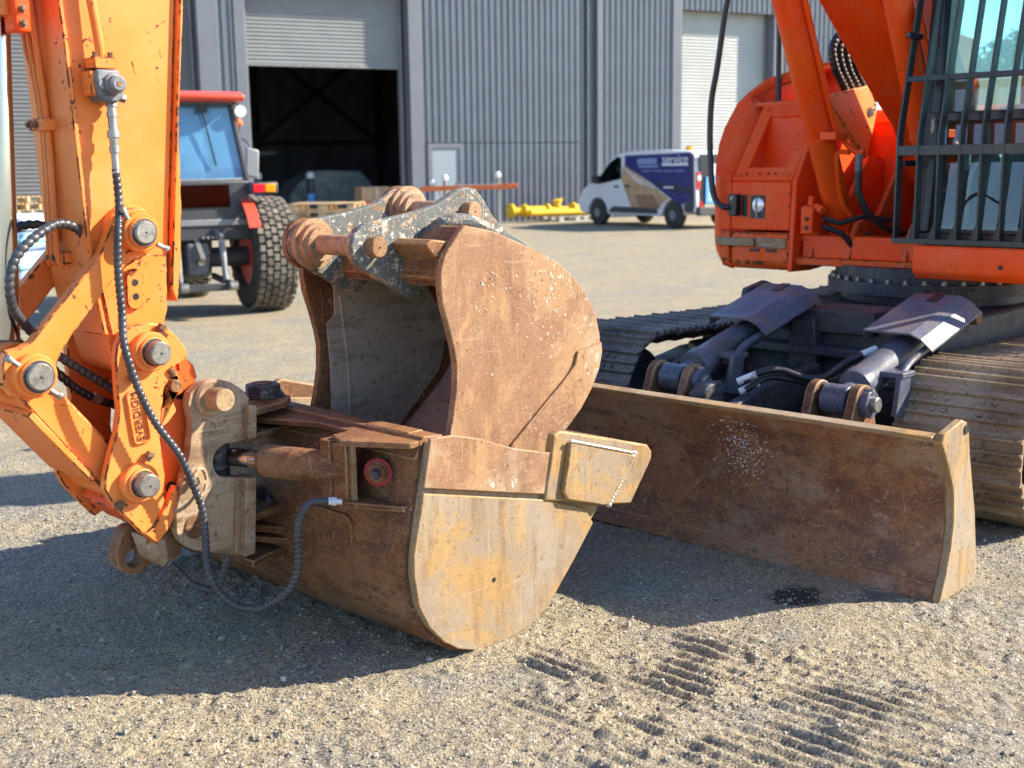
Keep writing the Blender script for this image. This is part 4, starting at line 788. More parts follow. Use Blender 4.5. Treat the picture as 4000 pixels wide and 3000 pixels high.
# tracks: one shoe mesh, copied round the loop
def shoe_mesh(m):
    b = MB(); w, p = .565, .171
    pr = [(-p/2, -.006), (p/2-.012, -.006), (p/2+.010, -.012), (p/2+.010, .0)]+[(.062, .004), (.055, .024), (.046, .024), (.040, .005), (.006, .005), (.001, .022), (-.009, .022), (-.014, .005), (-.052, .005), (-.058, .024), (-.068, .024), (-.075, .004), (-p/2, .003)]
    b.prism(pr, -w/2, w/2)
    for y in (-.13, -.075, .075, .13):
        for x in (-.033, .025): b.lathe((x, y, .004), (x, y, .016), [(0, .011), (.008, .011), (.01, .008)], 8)
    for y in (-.10, .10): b.box(-p/2, p/2, y-.02, y+.02, -.075, -.006)
    me = b.mesh('track_shoe', 25); me.materials.append(m); return me
def track(lc, m, fm):
    fr_, zc, rr_ = -5.255, .372, .322; rz, rs = -8.25, .322
    t = E(MB().prism([(-5.45, .22), (-5.35, .30), (-5.5, .46), (-5.9, .52), (-7.7, .52), (-8.0, .44), (-8.0, .24)], lc-.11, lc+.11), 'track', fm, bevel=.02)
    me = shoe_mesh(m); Ltop = fr_-rz; per = 2*Ltop+2*math.pi*rr_; n = round(per/.1735)
    for i in range(n):
        s = per*i/n
        if s < Ltop: f, z, a = rz+s, zc+rr_-.035*math.sin(math.pi*s/Ltop), -.05*math.cos(math.pi*s/Ltop)*-1*-1
        elif s < Ltop+math.pi*rr_: q = (s-Ltop)/rr_; f, z, a = fr_+rr_*math.sin(q), zc+rr_*math.cos(q), q
        elif s < 2*Ltop+math.pi*rr_: f, z, a = fr_-(s-Ltop-math.pi*rr_), zc-rr_, math.pi
        else: q = (s-2*Ltop-math.pi*rr_)/rr_; f, z, a = rz-rr_*math.sin(q), zc-rr_*math.cos(q), math.pi+q
        inst('track_shoe', me, t, MM @ Matrix.Translation((f, lc, z)) @ Matrix.Rotation(a, 4, 'Y'))
    for f, r in ((fr_, .235), (rz, .24)): E(MB().lathe((f, lc-.09, zc), (f, lc+.09, zc), [(0, r*.5), (.01, r*.95), (.05, r), (.13, r), (.17, r*.95), (.18, r*.5)], 36), 'idler' if f > -6 else 'sprocket', fm, t)
    for k in range(6): E(MB().cyl((-5.75-.42*k, lc-.12, .15), (-5.75-.42*k, lc+.12, .15), .09, n=20, ch=.01), 'roller', fm, t)
    for f in (-6.2, -7.2): E(MB().cyl((f, lc-.1, .56), (f, lc+.1, .56), .065, n=18), 'carrier_roller', fm, t)
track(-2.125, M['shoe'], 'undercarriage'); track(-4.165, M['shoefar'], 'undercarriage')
# ---- dozer blade
BF = [(-4.106, .002), (-4.150, .10), (-4.182, .20), (-4.196, .291), (-4.182, .407), (-4.128, .515), (-4.062, .612)]
bl = MB(); shell(bl, BF, .028, -4.43, -1.83); bl = E(bl, 'blade', 'bladefront', bevel=.004)
E(MB().prism([(-4.060, .612), (-4.052, .628), (-4.11, .634), (-4.13, .600)], -4.43, -1.835), 'top_edge', 'ochre', bl, .004)
E(MB().prism([(-4.100, .004), (-4.128, .065), (-4.138, .068), (-4.150, .004)], -4.43, -1.832), 'cutting_edge', 'bladefront', bl, .003)
endp = [(-4.102, .0), (-4.148, .10), (-4.178, .20), (-4.192, .291), (-4.178, .407), (-4.124, .515), (-4.058, .612), (-4.085, .640), (-4.225, .668), (-4.262, .655), (-4.290, .60), (-4.305, .527), (-4.38, .288), (-4.434, .012)]
for l0, l1 in ((-1.83, -1.798), (-4.462, -4.43)): E(MB().prism(endp, l0, l1), 'end_plate', 'ochre', bl, .005)
E(MB().cyl((-4.252, -1.81, .628), (-4.252, -1.794, .628), .017, n=18), 'end_hole', 'blackpaint', bl)
E(MB().prism([(-4.16, .08), (-4.24, .3), (-4.17, .56), (-4.26, .58), (-4.40, .3), (-4.42, .06)], -4.40, -1.86), 'back_box', 'undercarriage', bl, .01)
for l in (-2.72, -3.52): E(MB().prism([(-4.35, .14), (-4.35, .36), (-4.9, .42), (-5.75, .50), (-5.75, .34), (-4.9, .20)], l-.09, l+.09), 'push_arm', 'undercarriage', bl, .01)
# lift cylinders under folded covers
def lift(lc):
    A = Vector((-4.66, lc, .585)); B = Vector((-5.72, lc, .845)); d = (B-A).normalized()
    c = E(MB().lathe(A, B, [(.05, .045), (.14, .045), (.145, .078), (.20, .082), (.22, .074), (.95, .074), (1.0, .06)], 30), 'lift_cylinder', 'bluegrey')
    E(MB().cyl(A+Vector((0, -.06, 0)), A+Vector((0, .06, 0)), .068, n=30, ch=.005), 'rod_eye', 'bluegrey', c)
    for dl in (-.10, .10):
        E(MB().prism([(-4.38, .28), (-4.42, .43), (-4.55, .52)]+arc(A.x, A.z, .080, 10, 180, 12)+[(-4.78, .42), (-4.76, .28)], lc+dl-.022, lc+dl+.022), 'clevis_plate', 'rust', c, .006)
    E(MB().cyl(A+Vector((0, .10, 0)), A+Vector((0, .158, 0)), .060, n=28, ch=.004), 'boss', 'bluegrey', c)
    E(MB().cyl(A+Vector((0, .1, 0)), A+Vector((0, .185, 0)), .033, n=28, ch=.004), 'pin', 'pin', c); E(MB().cyl(A+Vector((.0, -.12, .06)), A+Vector((0, .16, .06)), .01, n=10), 'keeper_bolt', 'zinc', c)
    E(MB().tube([A+d*.30+Vector((0, .08, -.02)), A+d*.30+Vector((0, .13, 0)), A+d*.42+Vector((0, .125, .03)), A+d*.72+Vector((0, .12, .03)), A+d*.76+Vector((0, .09, .05))], .017, 12, .02), 'oil_pipe', 'bluegrey', c)
    E(MB().box(-5.02, -4.90, lc+.06, lc+.17, .66, .685), 'pipe_bracket', 'bluegrey', c, .004); E(MB().prism([(-4.90, .68), (-4.86, .5), (-4.96, .48), (-5.0, .68)], lc+.14, lc+.165), 'pipe_bracket', 'bluegrey', c, .004)
    # folded cover plate: flat, bend, apron
    n = d.cross(Vector((0, 1, 0))).normalized(); n = n if n.z > 0 else -n
    def q(s, l, h): v = A+d*s+n*h; return (v.x, lc+l, v.z)
    prof = [(-.155, .075), (-.150, .118), (.075, .118), (.125, .095), (.175, .045)]; vs = []; s0, s1 = .53, 1.06
    for s in (s0, s1):
        vs += [q(s, l, h) for l, h in prof]+[q(s, l, h-.010) for l, h in prof]
    k = len(prof); fs = []
    for i in range(k-1): fs += [(i, i+1, 2*k+i+1, 2*k+i), (k+i, 3*k+i, 3*k+i+1, k+i+1), (i, k+i, k+i+1, i+1), (2*k+i, 2*k+i+1, 3*k+i+1, 3*k+i)]
    fs += [(0, 2*k, 3*k, k), (k-1, 2*k-1, 4*k-1, 3*k-1)]
    cv = E(MB().add(vs, fs), 'cylinder_cover', 'cover', c, .003, sm=12); nt_ = MB(); p_ = Vector(q(1.01, -.02, .120)); E(nt_.bar(p_-d*.06, p_+d*.055, .05, .004, n), 'notch', 'blackpaint', cv)
    E(MB().cyl((B.x, lc-.12, B.z), (B.x, lc+.15, B.z), .035, n=20), 'upper_pin', 'rust', c)
lift(-2.53); lift(-3.385)
E(MB().tube([(-4.74, -3.06, .60), (-4.78, -2.98, .645), (-4.85, -2.93, .648), (-4.92, -2.85, .612), (-4.98, -2.78, .612), (-5.02, -2.70, .68), (-5.12, -2.65, .72)], .0155, 12, .004, .12, .010), 'spiral_hose', 'rubber', bl, sm=60); E(MB().tube([(-4.74, -3.05, .555), (-4.82, -2.98, .61), (-4.9, -2.9, .60), (-4.98, -2.82, .575), (-5.05, -2.74, .60), (-5.15, -2.66, .68)], .015, 12, .004, .12, .010), 'spiral_hose', 'rubber', bl, sm=60)
for (a, c_) in (((-4.73, -3.085, .592), (-4.765, -3.005, .632)), ((-4.73, -3.075, .545), (-4.79, -3.01, .588)), ((-5.10, -2.66, .715), (-5.16, -2.62, .74))): E(MB().cyl(a, c_, .0175, n=14), 'hose_ferrule', 'white', bl)
E(MB().prism([(-4.50, .36), (-4.50, .56), (-4.56, .60), (-4.66, .60), (-4.70, .36)], -3.20, -3.12), 'hose_guard', 'undercarriage', bl, .01)
E(MB().prism([(-4.6, .30), (-4.6, .50), (-4.95, .56), (-5.4, .60), (-5.4, .34)], -3.09, -3.03), 'centre_rib', 'undercarriage', bl, .01)
E(MB().tube([(-5.0, -3.72, .50), (-5.2, -3.74, .56), (-5.5, -3.74, .58), (-5.6, -3.70, .52)], .03, 8, .06), 'mud_guard_flap', 'undercarriage', bl)
# ---- upper structure
dk = E(MB().box(-8.5, -6.42, -4.28, -2.0, .985, 1.03), 'deck', 'bodyworn', bevel=.006)
E(MB().box(-6.60, -6.46, -3.78, -2.84, 1.03, 1.16), 'front_plate', 'body', dk, .006); 
for l in (-3.0, -2.88): bolt(dk, (-6.46, l, 1.09), (1, 0, 0), .018, .014, M['steelgrey'])
rail = E(MB().prism([(-5.90, 1.165), (-5.885, 1.10), (-5.89, 1.03), (-5.93, .995), (-6.30, .99), (-6.30, 1.165)], -2.815, -1.86), 'cab_sill', 'body', bevel=.012, seg=3)
E(MB().cyl((-5.90, -2.36, 1.075), (-5.878, -2.36, 1.075), .011, n=14), 'sill_hole', 'blackpaint', rail)
# right-hand tool box: curved cover, sloped front with step pocket, lamp openings
ST = [-6.40, -6.44, -6.50, -6.57, -6.65, -6.765, -6.85, -6.95, -7.05, -7.3, -7.6, -8.0]
def zs(f): return float(np.interp(-f, [6.405, 6.765, 7.05, 9], [1.48, 1.96, 2.20, 2.20]))
def lo_(f): return float(np.interp(-f, [6.40, 6.44, 6.50, 6.57, 6.65, 6.765, 6.95, 7.3, 8.0], [-4.322, -4.385, -4.435, -4.475, -4.51, -4.545, -4.58, -4.60, -4.60]))
def din(z): return float(np.interp(z, [.945, .98, 1.04, 1.12, 1.55, 1.75, 1.93, 2.06, 2.15, 2.19, 2.20], [.10, .05, .015, 0, 0, .02, .07, .15, .26, .39, .52]))
NV = 16; rows = []
for f in ST:
    zt = zs(f); r_ = []
    for k in range(NV+1):
        z = .945+(zt-.945)*k/NV; r_.append((f, lo_(f)+din(z), z))
    if zt < 2.19: r_ += [(f-.004, (r_[-1][1]-4.262)/2, zt), (f-.008, -4.262, zt)] if f > -6.77 else [(f, r_[-1][1]+.02, zt-.01), (f, r_[-1][1]+.03, zt-.06)]
    else: r_ += [(f, -3.95, zt), (f, -3.82, zt)]
    rows.append(r_)
nv = NV+3; vs = [p for r_ in rows for p in r_]; fs = [(i*nv+k, i*nv+k+1, (i+1)*nv+k+1, (i+1)*nv+k) for i in range(len(ST)-1) for k in range(nv-1)]
tb = E(MB().add(vs, fs), 'side_cover', 'body', sm=38)
md_ = tb.modifiers.new('thickness', 'SOLIDIFY'); md_.thickness = .02; md_.offset = -1
E(MB().prism([(-6.40, 1.185), (-6.40, 1.470), (-6.42, 1.478), (-6.70, 1.478), (-6.70, 1.185)], -4.248, -3.835), 'lamp_panel', 'body', tb, .008)
E(MB().prism([(-6.395, 1.172), (-6.39, 1.155), (-6.39, .985), (-6.42, .948), (-6.70, .945), (-6.70, 1.172)], -4.236, -3.83), 'lower_panel', 'bodyworn', tb, .015, seg=3)
E(MB().prism([(-6.392, 1.172), (-6.388, 1.155), (-6.388, 1.0), (-6.42, .955), (-6.70, .95), (-6.70, 1.172)], -4.318, -4.250), 'corner_panel', 'bodyworn', tb, .012, seg=3)
E(MB().box(-6.44, -6.402, -4.33, -4.252, 1.182, 1.478), 'corner_panel', 'body', tb, .006); E(MB().box(-6.395, -6.362, -4.334, -4.06, 1.085, 1.140), 'step_bar', 'ochre', tb, .008); E(MB().box(-6.398, -6.380, -4.055, -3.85, 1.078, 1.142), 'step_grip', 'frame', tb, .003)
for l0, l1 in ((-4.10, -4.03), (-3.985, -3.91)): E(MB().box(-6.40, -6.387, l0, l1, 1.055, 1.073), 'drain_slot', 'blackpaint', tb, .002)
# lamp openings are flat black boxes painting the recess shade, with the lamp on the larger one
E(MB().box(-6.41, -6.398, -4.168, -4.128, 1.265, 1.395), 'opening', 'blackpaint', tb); op = E(MB().box(-6.41, -6.398, -4.108, -4.005, 1.255, 1.395), 'opening', 'blackpaint', tb)
E(MB().lathe((-6.40, -4.052, 1.335), (-6.385, -4.052, 1.335), [(0, .043), (.008, .042), (.013, .03)], 24), 'work_lamp', 'lamp', op); E(MB().tube([(-6.385, -4.058, 1.375), (-6.38, -4.06, 1.33), (-6.384, -4.052, 1.26)], .004, 6, .02), 'lamp_wire', 'ply', op)
# sloped panel with raised borders round a pocket
def slope(t): return (-6.405-.36*t, 1.48+.48*t)
def sl_strip(l0, l1, t0, t1, h0, h1, m, nm, w=None):
    a, c_ = slope(t0), slope(t1); nv = (.8, .6)
    vs = []
    for l in (l0, l1):
        for (f, z) in (a, c_):
            vs += [(f+nv[0]*h0, l, z+nv[1]*h0), (f+nv[0]*h1, l, z+nv[1]*h1)]
    return E(MB().add(vs, [(0, 1, 3, 2), (4, 6, 7, 5), (0, 4, 5, 1), (2, 3, 7, 6), (1, 5, 7, 3), (0, 2, 6, 4)]), nm, m, tb, .004)
sl_strip(-4.245, -4.165, .0, 1, -.03, .006, 'body', 'slope_border'); sl_strip(-3.90, -3.83, .0, 1, -.03, .006, 'body', 'slope_border')
sl_strip(-4.165, -3.90, .80, 1, -.03, .006, 'body', 'slope_border'); sl_strip(-4.165, -3.90, .0, .16, -.03, .006, 'body', 'slope_border')
E(MB().prism([(-6.47, 1.55), (-6.66, 1.55), (-6.70, 1.86), (-6.74, 1.86), (-6.74, 1.50), (-6.47, 1.50)], -4.20, -3.86), 'step_pocket', 'body', tb, .004)
for l in (-4.15, -4.06, -4.0, -3.95): E(MB().cyl((-6.42, l, 1.52), (-6.414, l, 1.525), .006, n=8), 'grip_hole', 'blackpaint', tb)
for (l, t) in ((-4.205, .06), (-3.865, .06), (-4.205, .88)): f, z = slope(t); bolt(tb, (f+.004, l, z+.004), (.8, 0, .6), .012, .008, M['bodyworn'])
E(MB().box(-7.25, -6.74, -4.30, -3.82, 1.93, 1.958), 'top_tread', 'bodyworn', tb, .004); E(MB().box(-7.30, -7.25, -4.30, -3.82, 1.94, 2.17), 'tread_riser', 'body', tb)
E(MB().prism([(-6.38, .945), (-6.41, 1.48), (-6.62, 1.80), (-6.76, 1.96), (-7.3, 1.99), (-7.3, 1.0), (-6.6, .94)], -3.832, -3.80), 'inner_side_panel', 'body', tb, .006)
E(MB().bar((-6.60, -3.79, 1.19), (-6.45, -3.79, 1.13), .012, .03, (0, 1, 0)), 'panel_joint', 'bodyworn', tb, .003); bolt(tb, (-6.62, -3.80, 1.22), (0, 1, 0), .012, .01, M['body'])
# black handrail and its bracket; mirror stay
hr = E(MB().tube([(-6.36, -4.215, 1.322), (-6.335, -4.25, 1.322), (-6.335, -4.308, 1.352), (-6.335, -4.345, 1.445), (-6.335, -4.366, 1.70), (-6.335, -4.360, 1.956), (-6.335, -4.322, 2.155), (-6.335, -4.255, 2.54), (-6.37, -4.20, 2.72), (-6.6, -4.16, 2.75)], .0185, 14, .02), 'handrail', 'blackpaint')
E(MB().box(-6.405, -6.345, -4.235, -4.175, 1.27, 1.40), 'rail_bracket', 'blackpaint', hr, .006); bolt(hr, (-6.345, -4.205, 1.375), (1, 0, 0), .009, .008, M['zinc'])
E(MB().tube([(-6.95, -4.27, 1.95), (-6.95, -4.275, 2.3), (-6.95, -4.29, 2.8)], .019, 12, .05), 'mirror_stay', 'blackpaint', hr); E(MB().box(-7.03, -6.87, -4.36, -4.19, 1.958, 1.972), 'stay_foot', 'blackpaint', hr, .003)
# boom with its cylinders and brackets
def boom_l(f): return -3.30-.28*max(0., f+6.8)/4.8
bp = [(-7.32, 1.42), (-7.15, 1.45), (-6.93, 1.78), (-6.64, 1.985), (-6.12, 2.42), (-5.5, 2.95), (-4.6, 3.42), (-3.2, 3.55), (-2.1, 3.3), (-1.92, 3.5), (-2.2, 3.75), (-3.4, 4.05), (-4.6, 3.95), (-5.75, 3.35), (-6.6, 2.65), (-7.3, 1.95), (-7.5, 1.65)]
bm_ = MB().prism(bp, -.17, .17); bm_.v = [(f, l+boom_l(f), z) for f, l, z in bm_.v]; boom = E(bm_, 'boom', 'body', bevel=.01)
E(MB().cyl((-2.03, -3.78, 3.46), (-2.03, -3.38, 3.46), .07, n=30), 'pin', 'pin', boom)
for lc, df in ((-3.60, 0), (-3.07, -.2)):
    A, B = Vector((-6.64+df, lc, 1.14)), Vector((-5.50+df, lc, 3.19)); d = (B-A).normalized(); c = E(MB().lathe(A, B, [(.05, .06), (.12, .078), (1.75, .078), (1.76, .088), (1.86, .088), (1.86, .05), (2.34, .05)], 32), 'boom_cylinder', 'body')
    E(MB().cyl(A-Vector((0, .06, 0)), A+Vector((0, .06, 0)), .085, n=30, ch=.005), 'cylinder_eye', 'body', c); E(MB().cyl(A-Vector((0, .15, 0)), A+Vector((0, .15, 0)), .04, n=24), 'pin', 'pin', c)
    p0 = A+d*.66; E(MB().lathe(p0, p0+d*.03, [(0, .078), (.002, .085), (.028, .085), (.03, .078)], 32), 'clamp_band', 'body', c); E(MB().box(p0.x-.02, p0.x+.12, lc+.06, lc+.16, p0.z-.01, p0.z+.035), 'pipe_clamp', 'body', c, .005)
    o_ = d.cross(Vector((0, 1, 0))).normalized()*.01+Vector((0, .098, 0))
    E(MB().tube([A+d*1.75+Vector((0, .07, 0)), A+d*1.66+o_, A+d*1.2+o_, A+d*.78+o_, A+d*.64+Vector((-.03, .13, 0)), A+d*.58+Vector((-.03, .19, -.01)), A+d*.58+Vector((-.03, .24, .0))], .017, 12, .02), 'oil_pipe', 'body', c)
    E(MB().tube([A+d*.57+Vector((.0, .16, 0)), A+d*.57+Vector((0, .09, .0)), A+d*.50+Vector((.03, .08, 0)), A+d*.25+Vector((.06, .07, .0)), A+d*.16+Vector((.05, .10, 0))], .015, 10, .02), 'oil_pipe', 'body', c)
    for k in (0, 1):
        q0 = A+d*.57+Vector((-.03+.05*k, .2+.03*k, -.02)); E(MB().cyl(q0+Vector((0, 0, .01)), q0-Vector((0, 0, .085)), .02, n=14), 'hose_ferrule', 'valve', c)
        E(MB().tube([q0-Vector((0, 0, .08)), q0-Vector((.02, 0, .22)), q0-Vector((.10, -.06, .36)), q0-Vector((.28, -.12, .44)), q0-Vector((.5, -.16, .42))], .020, 12, .02), 'hose', 'rubber', c)
for l in (-3.72, -3.48, -3.13, -2.90):
    E(MB().prism([(-6.44, 1.03), (-6.47, 1.13), (-6.545, 1.235), (-6.64, 1.255), (-6.75, 1.22), (-7.1, 1.62), (-7.3, 1.6), (-7.3, 1.03)], l-.018, l+.018), 'boom_bracket', 'bodyworn', dk, .006)
E(MB().prism([(-6.98, 1.60), (-6.55, 1.90), (-6.47, 1.955), (-6.98, 2.04), (-7.10, 1.90), (-7.02, 1.68)], -3.70, -3.66), 'bracket_plate', 'arm', dk, .006); E(MB().cyl((-7.0, -3.66, 1.88), (-7.0, -3.655, 1.88), .03, n=16), 'bracket_hole', 'blackpaint', dk)
vbx = E(MB().prism([(-6.36, 1.17), (-6.36, 1.33), (-6.44, 1.35), (-6.47, 1.19)], -3.74, -3.66), 'control_valve', 'body', None, .008)
for z in (1.21, 1.26): bolt(vbx, (-6.36, -3.70, z), (1, 0, 0), .010, .008, M['rust'])
E(MB().cyl((-6.41, -3.70, 1.34), (-6.41, -3.70, 1.39), .018, n=12), 'valve_cap', 'body', vbx); E(MB().cyl((-6.40, -3.66, 1.33), (-6.37, -3.60, 1.31), .022, n=12), 'valve_port', 'body', vbx)
E(MB().tube([(-6.38, -3.60, 1.27), (-6.42, -3.52, 1.24), (-6.5, -3.42, 1.27), (-6.62, -3.3, 1.25)], .016, 10, .02), 'hose', 'rubber', vbx); E(MB().tube([(-6.38, -3.60, 1.22), (-6.43, -3.50, 1.17), (-6.50, -3.45, 1.08), (-6.6, -3.4, 1.05)], .018, 10, .02), 'hose', 'rubber', vbx)
for k in range(5):
    dl = .012*k; q_ = 1+.0085*k; E(MB().tube([(-6.86*q_+.06, -3.73+dl, 1.86), (-6.84*q_, -3.73+dl, 1.98), (-6.71*q_, -3.74+dl, 2.13), (-6.69*q_, -3.75+dl, 2.26), (-6.80*q_, -3.73+dl, 2.36), (-7.0*q_, -3.70+dl*.8, 2.39), (-7.25*q_, -3.6+dl*.5, 2.36)], .024, 12, .006, .10, .03), 'boom_hose', 'rubber', boom, sm=60)
# hood and counterweight behind
E(MB().prism([(-7.3, 1.03), (-7.3, 1.80), (-7.5, 1.92), (-8.35, 1.88), (-8.6, 1.70), (-8.66, 1.2), (-8.5, 1.03)], -4.30, -2.0), 'engine_hood', 'body', None, .06, seg=3)
# ---- cab
cab = E(MB().box(-7.62, -6.12, -2.92, -1.93, 1.166, 1.215), 'cab', 'blackpaint')
zc0, zc1 = 1.215, 2.72
E(MB().bar((-6.125, -2.835, zc0), (-6.285, -2.835, zc1), .13, .05, (0, 1, 0)), 'door_post', 'blackpaint', cab, .01)
for (f, l) in ((-6.13, -2.895), (-6.13, -1.955), (-7.58, -2.895), (-7.58, -1.955)): E(MB().bar((f, l, zc0), (f-(.16 if f > -7 else 0), l, zc1), .07, .07, (0, 1, 0)), 'pillar', 'blackpaint', cab, .01)
E(MB().box(-7.66, -6.18, -2.96, -1.90, zc1, zc1+.11), 'cab_roof', 'body', cab, .04, seg=3)
E(MB().box(-7.61, -7.57, -2.86, -1.99, zc0, 1.86), 'rear_wall', 'interior', cab); E(MB().box(-7.5, -6.2, -2.925, -2.905, zc0, 1.42), 'side_panel', 'blackpaint', cab); E(MB().box(-7.5, -6.2, -1.945, -1.925, zc0, 1.42), 'door_panel', 'body', cab)
E(MB().add([(-6.105, -2.86, 1.24), (-6.105, -1.99, 1.24), (-6.26, -1.99, 2.70), (-6.26, -2.86, 2.70)], [(0, 1, 2, 3)]), 'front_glass', 'glass', cab)
E(MB().add([(-7.592, -2.86, 1.87), (-7.592, -1.99, 1.87), (-7.592, -1.99, 2.70), (-7.592, -2.86, 2.70)], [(0, 1, 2, 3)]), 'rear_glass', 'glass', cab)
for l in (-2.915, -1.935): E(MB().add([(-6.18, l, 1.43), (-7.54, l, 1.43), (-7.54, l, 2.70), (-6.28, l, 2.70)], [(0, 1, 2, 3)]), 'side_glass', 'glass', cab)
E(MB().box(-6.14, -6.10, -2.86, -1.99, 1.78, 1.83), 'glass_rail', 'blackpaint', cab, .006); E(MB().box(-6.15, -6.11, -2.86, -1.99, 1.215, 1.27), 'lower_rail', 'blackpaint', cab, .006)
st = E(MB().prism([(-6.95, 1.42), (-7.3, 1.40), (-7.42, 2.05), (-7.32, 2.12), (-7.22, 1.56), (-6.95, 1.54)], -2.68, -2.2), 'seat', 'interior', cab, .04, seg=3); E(MB().box(-7.30, -6.95, -2.62, -2.26, 1.215, 1.40), 'seat_base', 'interior', st)
for l in (-2.78, -2.12): q = E(MB().box(-7.1, -6.6, l-.07, l+.07, 1.215, 1.62), 'console', 'interior', cab, .02); E(MB().tube([(-6.66, l, 1.62), (-6.64, l, 1.78)], .015, 8, .03), 'joystick', 'blackpaint', q)
E(MB().tube([(-6.30, -2.72, 1.22), (-6.27, -2.70, 1.5), (-6.32, -2.66, 1.62)], .012, 8, .03), 'foot_lever', 'zinc', cab); E(MB().tube([(-6.30, -2.40, 1.22), (-6.27, -2.38, 1.5), (-6.32, -2.34, 1.62)], .012, 8, .03), 'foot_lever', 'zinc', cab)
E(MB().tube([(-6.115, -2.70, 1.30), (-6.112, -2.6, 1.42), (-6.112, -2.45, 1.36)], .006, 6, .03), 'wiper', 'blackpaint', cab)
# window guard: deep flat bars on cross flats
gd = E(MB().box(-5.965, -5.945, -2.958, -1.90, 1.168, 1.196), 'window_guard', 'guard', bevel=.002)
E(MB().box(-6.03, -5.95, -2.956, -1.90, 1.168, 1.176), 'guard_sill', 'guard', gd)
def gf(z): return -5.95 if z < 1.72 else -5.95-.24*(z-1.72)
for k in range(10):
    l = -2.952+.109*k; zs = [1.176, 1.45, 1.72, 2.0, 2.3, 2.78]; pr = [(gf(z), z) for z in zs]+[(gf(z)-.062, z) for z in zs[::-1]]
    E(MB().prism(pr, l-.005, l+.005), 'guard_bar', 'guard', gd, .0015); 
    if k: E(MB().prism([(l-.042, 1.178), (l+.006, 1.178), (l+.006, 1.262), (l-.012, 1.262)], -5.958, -5.952, 'x'), 'gusset', 'blackpaint', gd)
for z, hh in ((1.615, .05), (1.985, .028)):
    E(MB().prism([(gf(z)-.004, z), (gf(z)-.055, z), (gf(z+hh)-.055, z+hh), (gf(z+hh)-.004, z+hh)], -2.956, -1.90), 'cross_flat', 'guard', gd, .002)
for z in (1.56, 2.2): E(MB().box(-6.14, -5.99, -2.95, -2.925, z, z+.03), 'guard_hinge', 'blackpaint', gd, .004)
E(MB().box(-6.06, -6.03, -2.82, -2.795, 1.72, 1.80), 'latch', 'zinc', gd, .008)
# ---------------------------------------------------------------- tilting mud bucket held by the coupler
MT = MM @ Matrix.Translation((-2.75, -3.58, 0))
mb_ = thing('tilting_bucket', 'wide rusty tilting ditch bucket held by the coupler, resting on the gravel', 'bucket', MT)
def B(mb, name, m, parent=None, bevel=0, sm=30, seg=2): return mb.build(name, M[m], parent or mb_, MM, bevel, sm, seg)
LN, LF = -2.785, -4.37
path = [(-2.50, .745), (-2.475, .64), (-2.441, .498), (-2.420, .40), (-2.416, .33), (-2.431, .227), (-2.475, .145), (-2.537, .078), (-2.60, .035), (-2.683, .006), (-2.76, .000), (-2.862, .002), (-2.95, .018), (-3.042, .060), (-3.285, .306), (-3.50, .520)]
sh = MB(); shell(sh, path, .016, LF, LN); sh = B(sh, 'shell', 'rust', sm=50)
plate = path+[(-3.40, .555), (-3.097, .601), (-2.875, .657), (-2.722, .716), (-2.60, .745)]
for l0, l1 in ((LN, LN+.018), (LF-.018, LF)): B(MB().prism(plate, l0, l1), 'side_plate', 'ochre', None, .003)
lo = [(-2.464, .588), (-3.034, .447), (-3.246, .367), (-3.288, .306), (-3.181, .193), (-3.079, .094), (-3.042, .056), (-2.95, .014), (-2.862, -.002), (-2.76, -.004), (-2.683, .001), (-2.60, .031), (-2.537, .074), (-2.475, .141), (-2.431, .223), (-2.414, .33), (-2.416, .40), (-2.441, .498)]
up = [(-2.464, .605), (-2.500, .758), (-2.60, .752), (-2.722, .719), (-2.80, .688), (-2.875, .660), (-3.0, .625), (-3.099, .604), (-3.05, .462)]
for a, c in ((LN+.018, LN+.034), (LF-.034, LF-.018)):
    B(MB().prism(lo, a, c), 'cheek_plate', 'ochre', None, .004, seg=3); B(MB().prism(up, a, c), 'cheek_plate', 'rust_lit', None, .004, seg=3)
B(MB().cyl((-2.768, LN+.03, .226), (-2.768, LN+.0352, .226), .0085, n=14), 'drain_hole', 'blackpaint')
# side cutter with its pad and weld
sc_o = [(-3.07, .672), (-3.10, .684)]+arc(-3.545, .545, .045, 75, 15, 5)[0:0]+[(-3.54, .562), (-3.60, .545), (-3.628, .515), (-3.625, .485), (-3.50, .335), (-3.36, .362), (-3.02, .448)]
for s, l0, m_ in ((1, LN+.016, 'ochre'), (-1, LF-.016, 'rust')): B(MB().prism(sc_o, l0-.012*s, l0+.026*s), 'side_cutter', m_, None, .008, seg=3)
pd = [(-3.135, .640), (-3.48, .533), (-3.50, .520), (-3.355, .372), (-3.32, .370), (-3.115, .435), (-3.095, .468)]
p = B(MB().prism(pd, LN+.041, LN+.064), 'wear_pad', 'ochre', None, .006, seg=3)
w = MB()
for i in range(17):
    t = i/16; f, z = -3.515+.150*t, .528-.166*t; w.lathe((f, LN+.040, z), (f-.004, LN+.056, z-.004), [(0, .0125), (.006, .012), (.013, .007)], 8)
B(w, 'weld_bead', 'weld', p)
w = MB(); w.tube([(-3.13, LN+.062, .645), (-3.3, LN+.062, .594), (-3.48, LN+.062, .539)], .006, 8, .01); B(w, 'weld_bead', 'weld', p)
B(MB().tube([(-3.085, LN+.03, .625), (-3.092, LN+.03, .655), (-3.105, LN+.035, .662), (-3.118, LN+.035, .648), (-3.116, LN+.035, .63)], .0065, 8, .006), 'hook_ring', 'zinc')
# cutting lip across the mouth
B(MB().prism([(-3.44, .45), (-3.475, .485), (-3.60, .545), (-3.615, .53), (-3.49, .43)], LF, LN), 'cutting_lip', 'ochre', None, .004)
B(MB().prism([(-2.46, .69), (-2.50, .76), (-2.585, .752), (-2.56, .70)], LF, LN), 'back_rim', 'rust', None, .005)
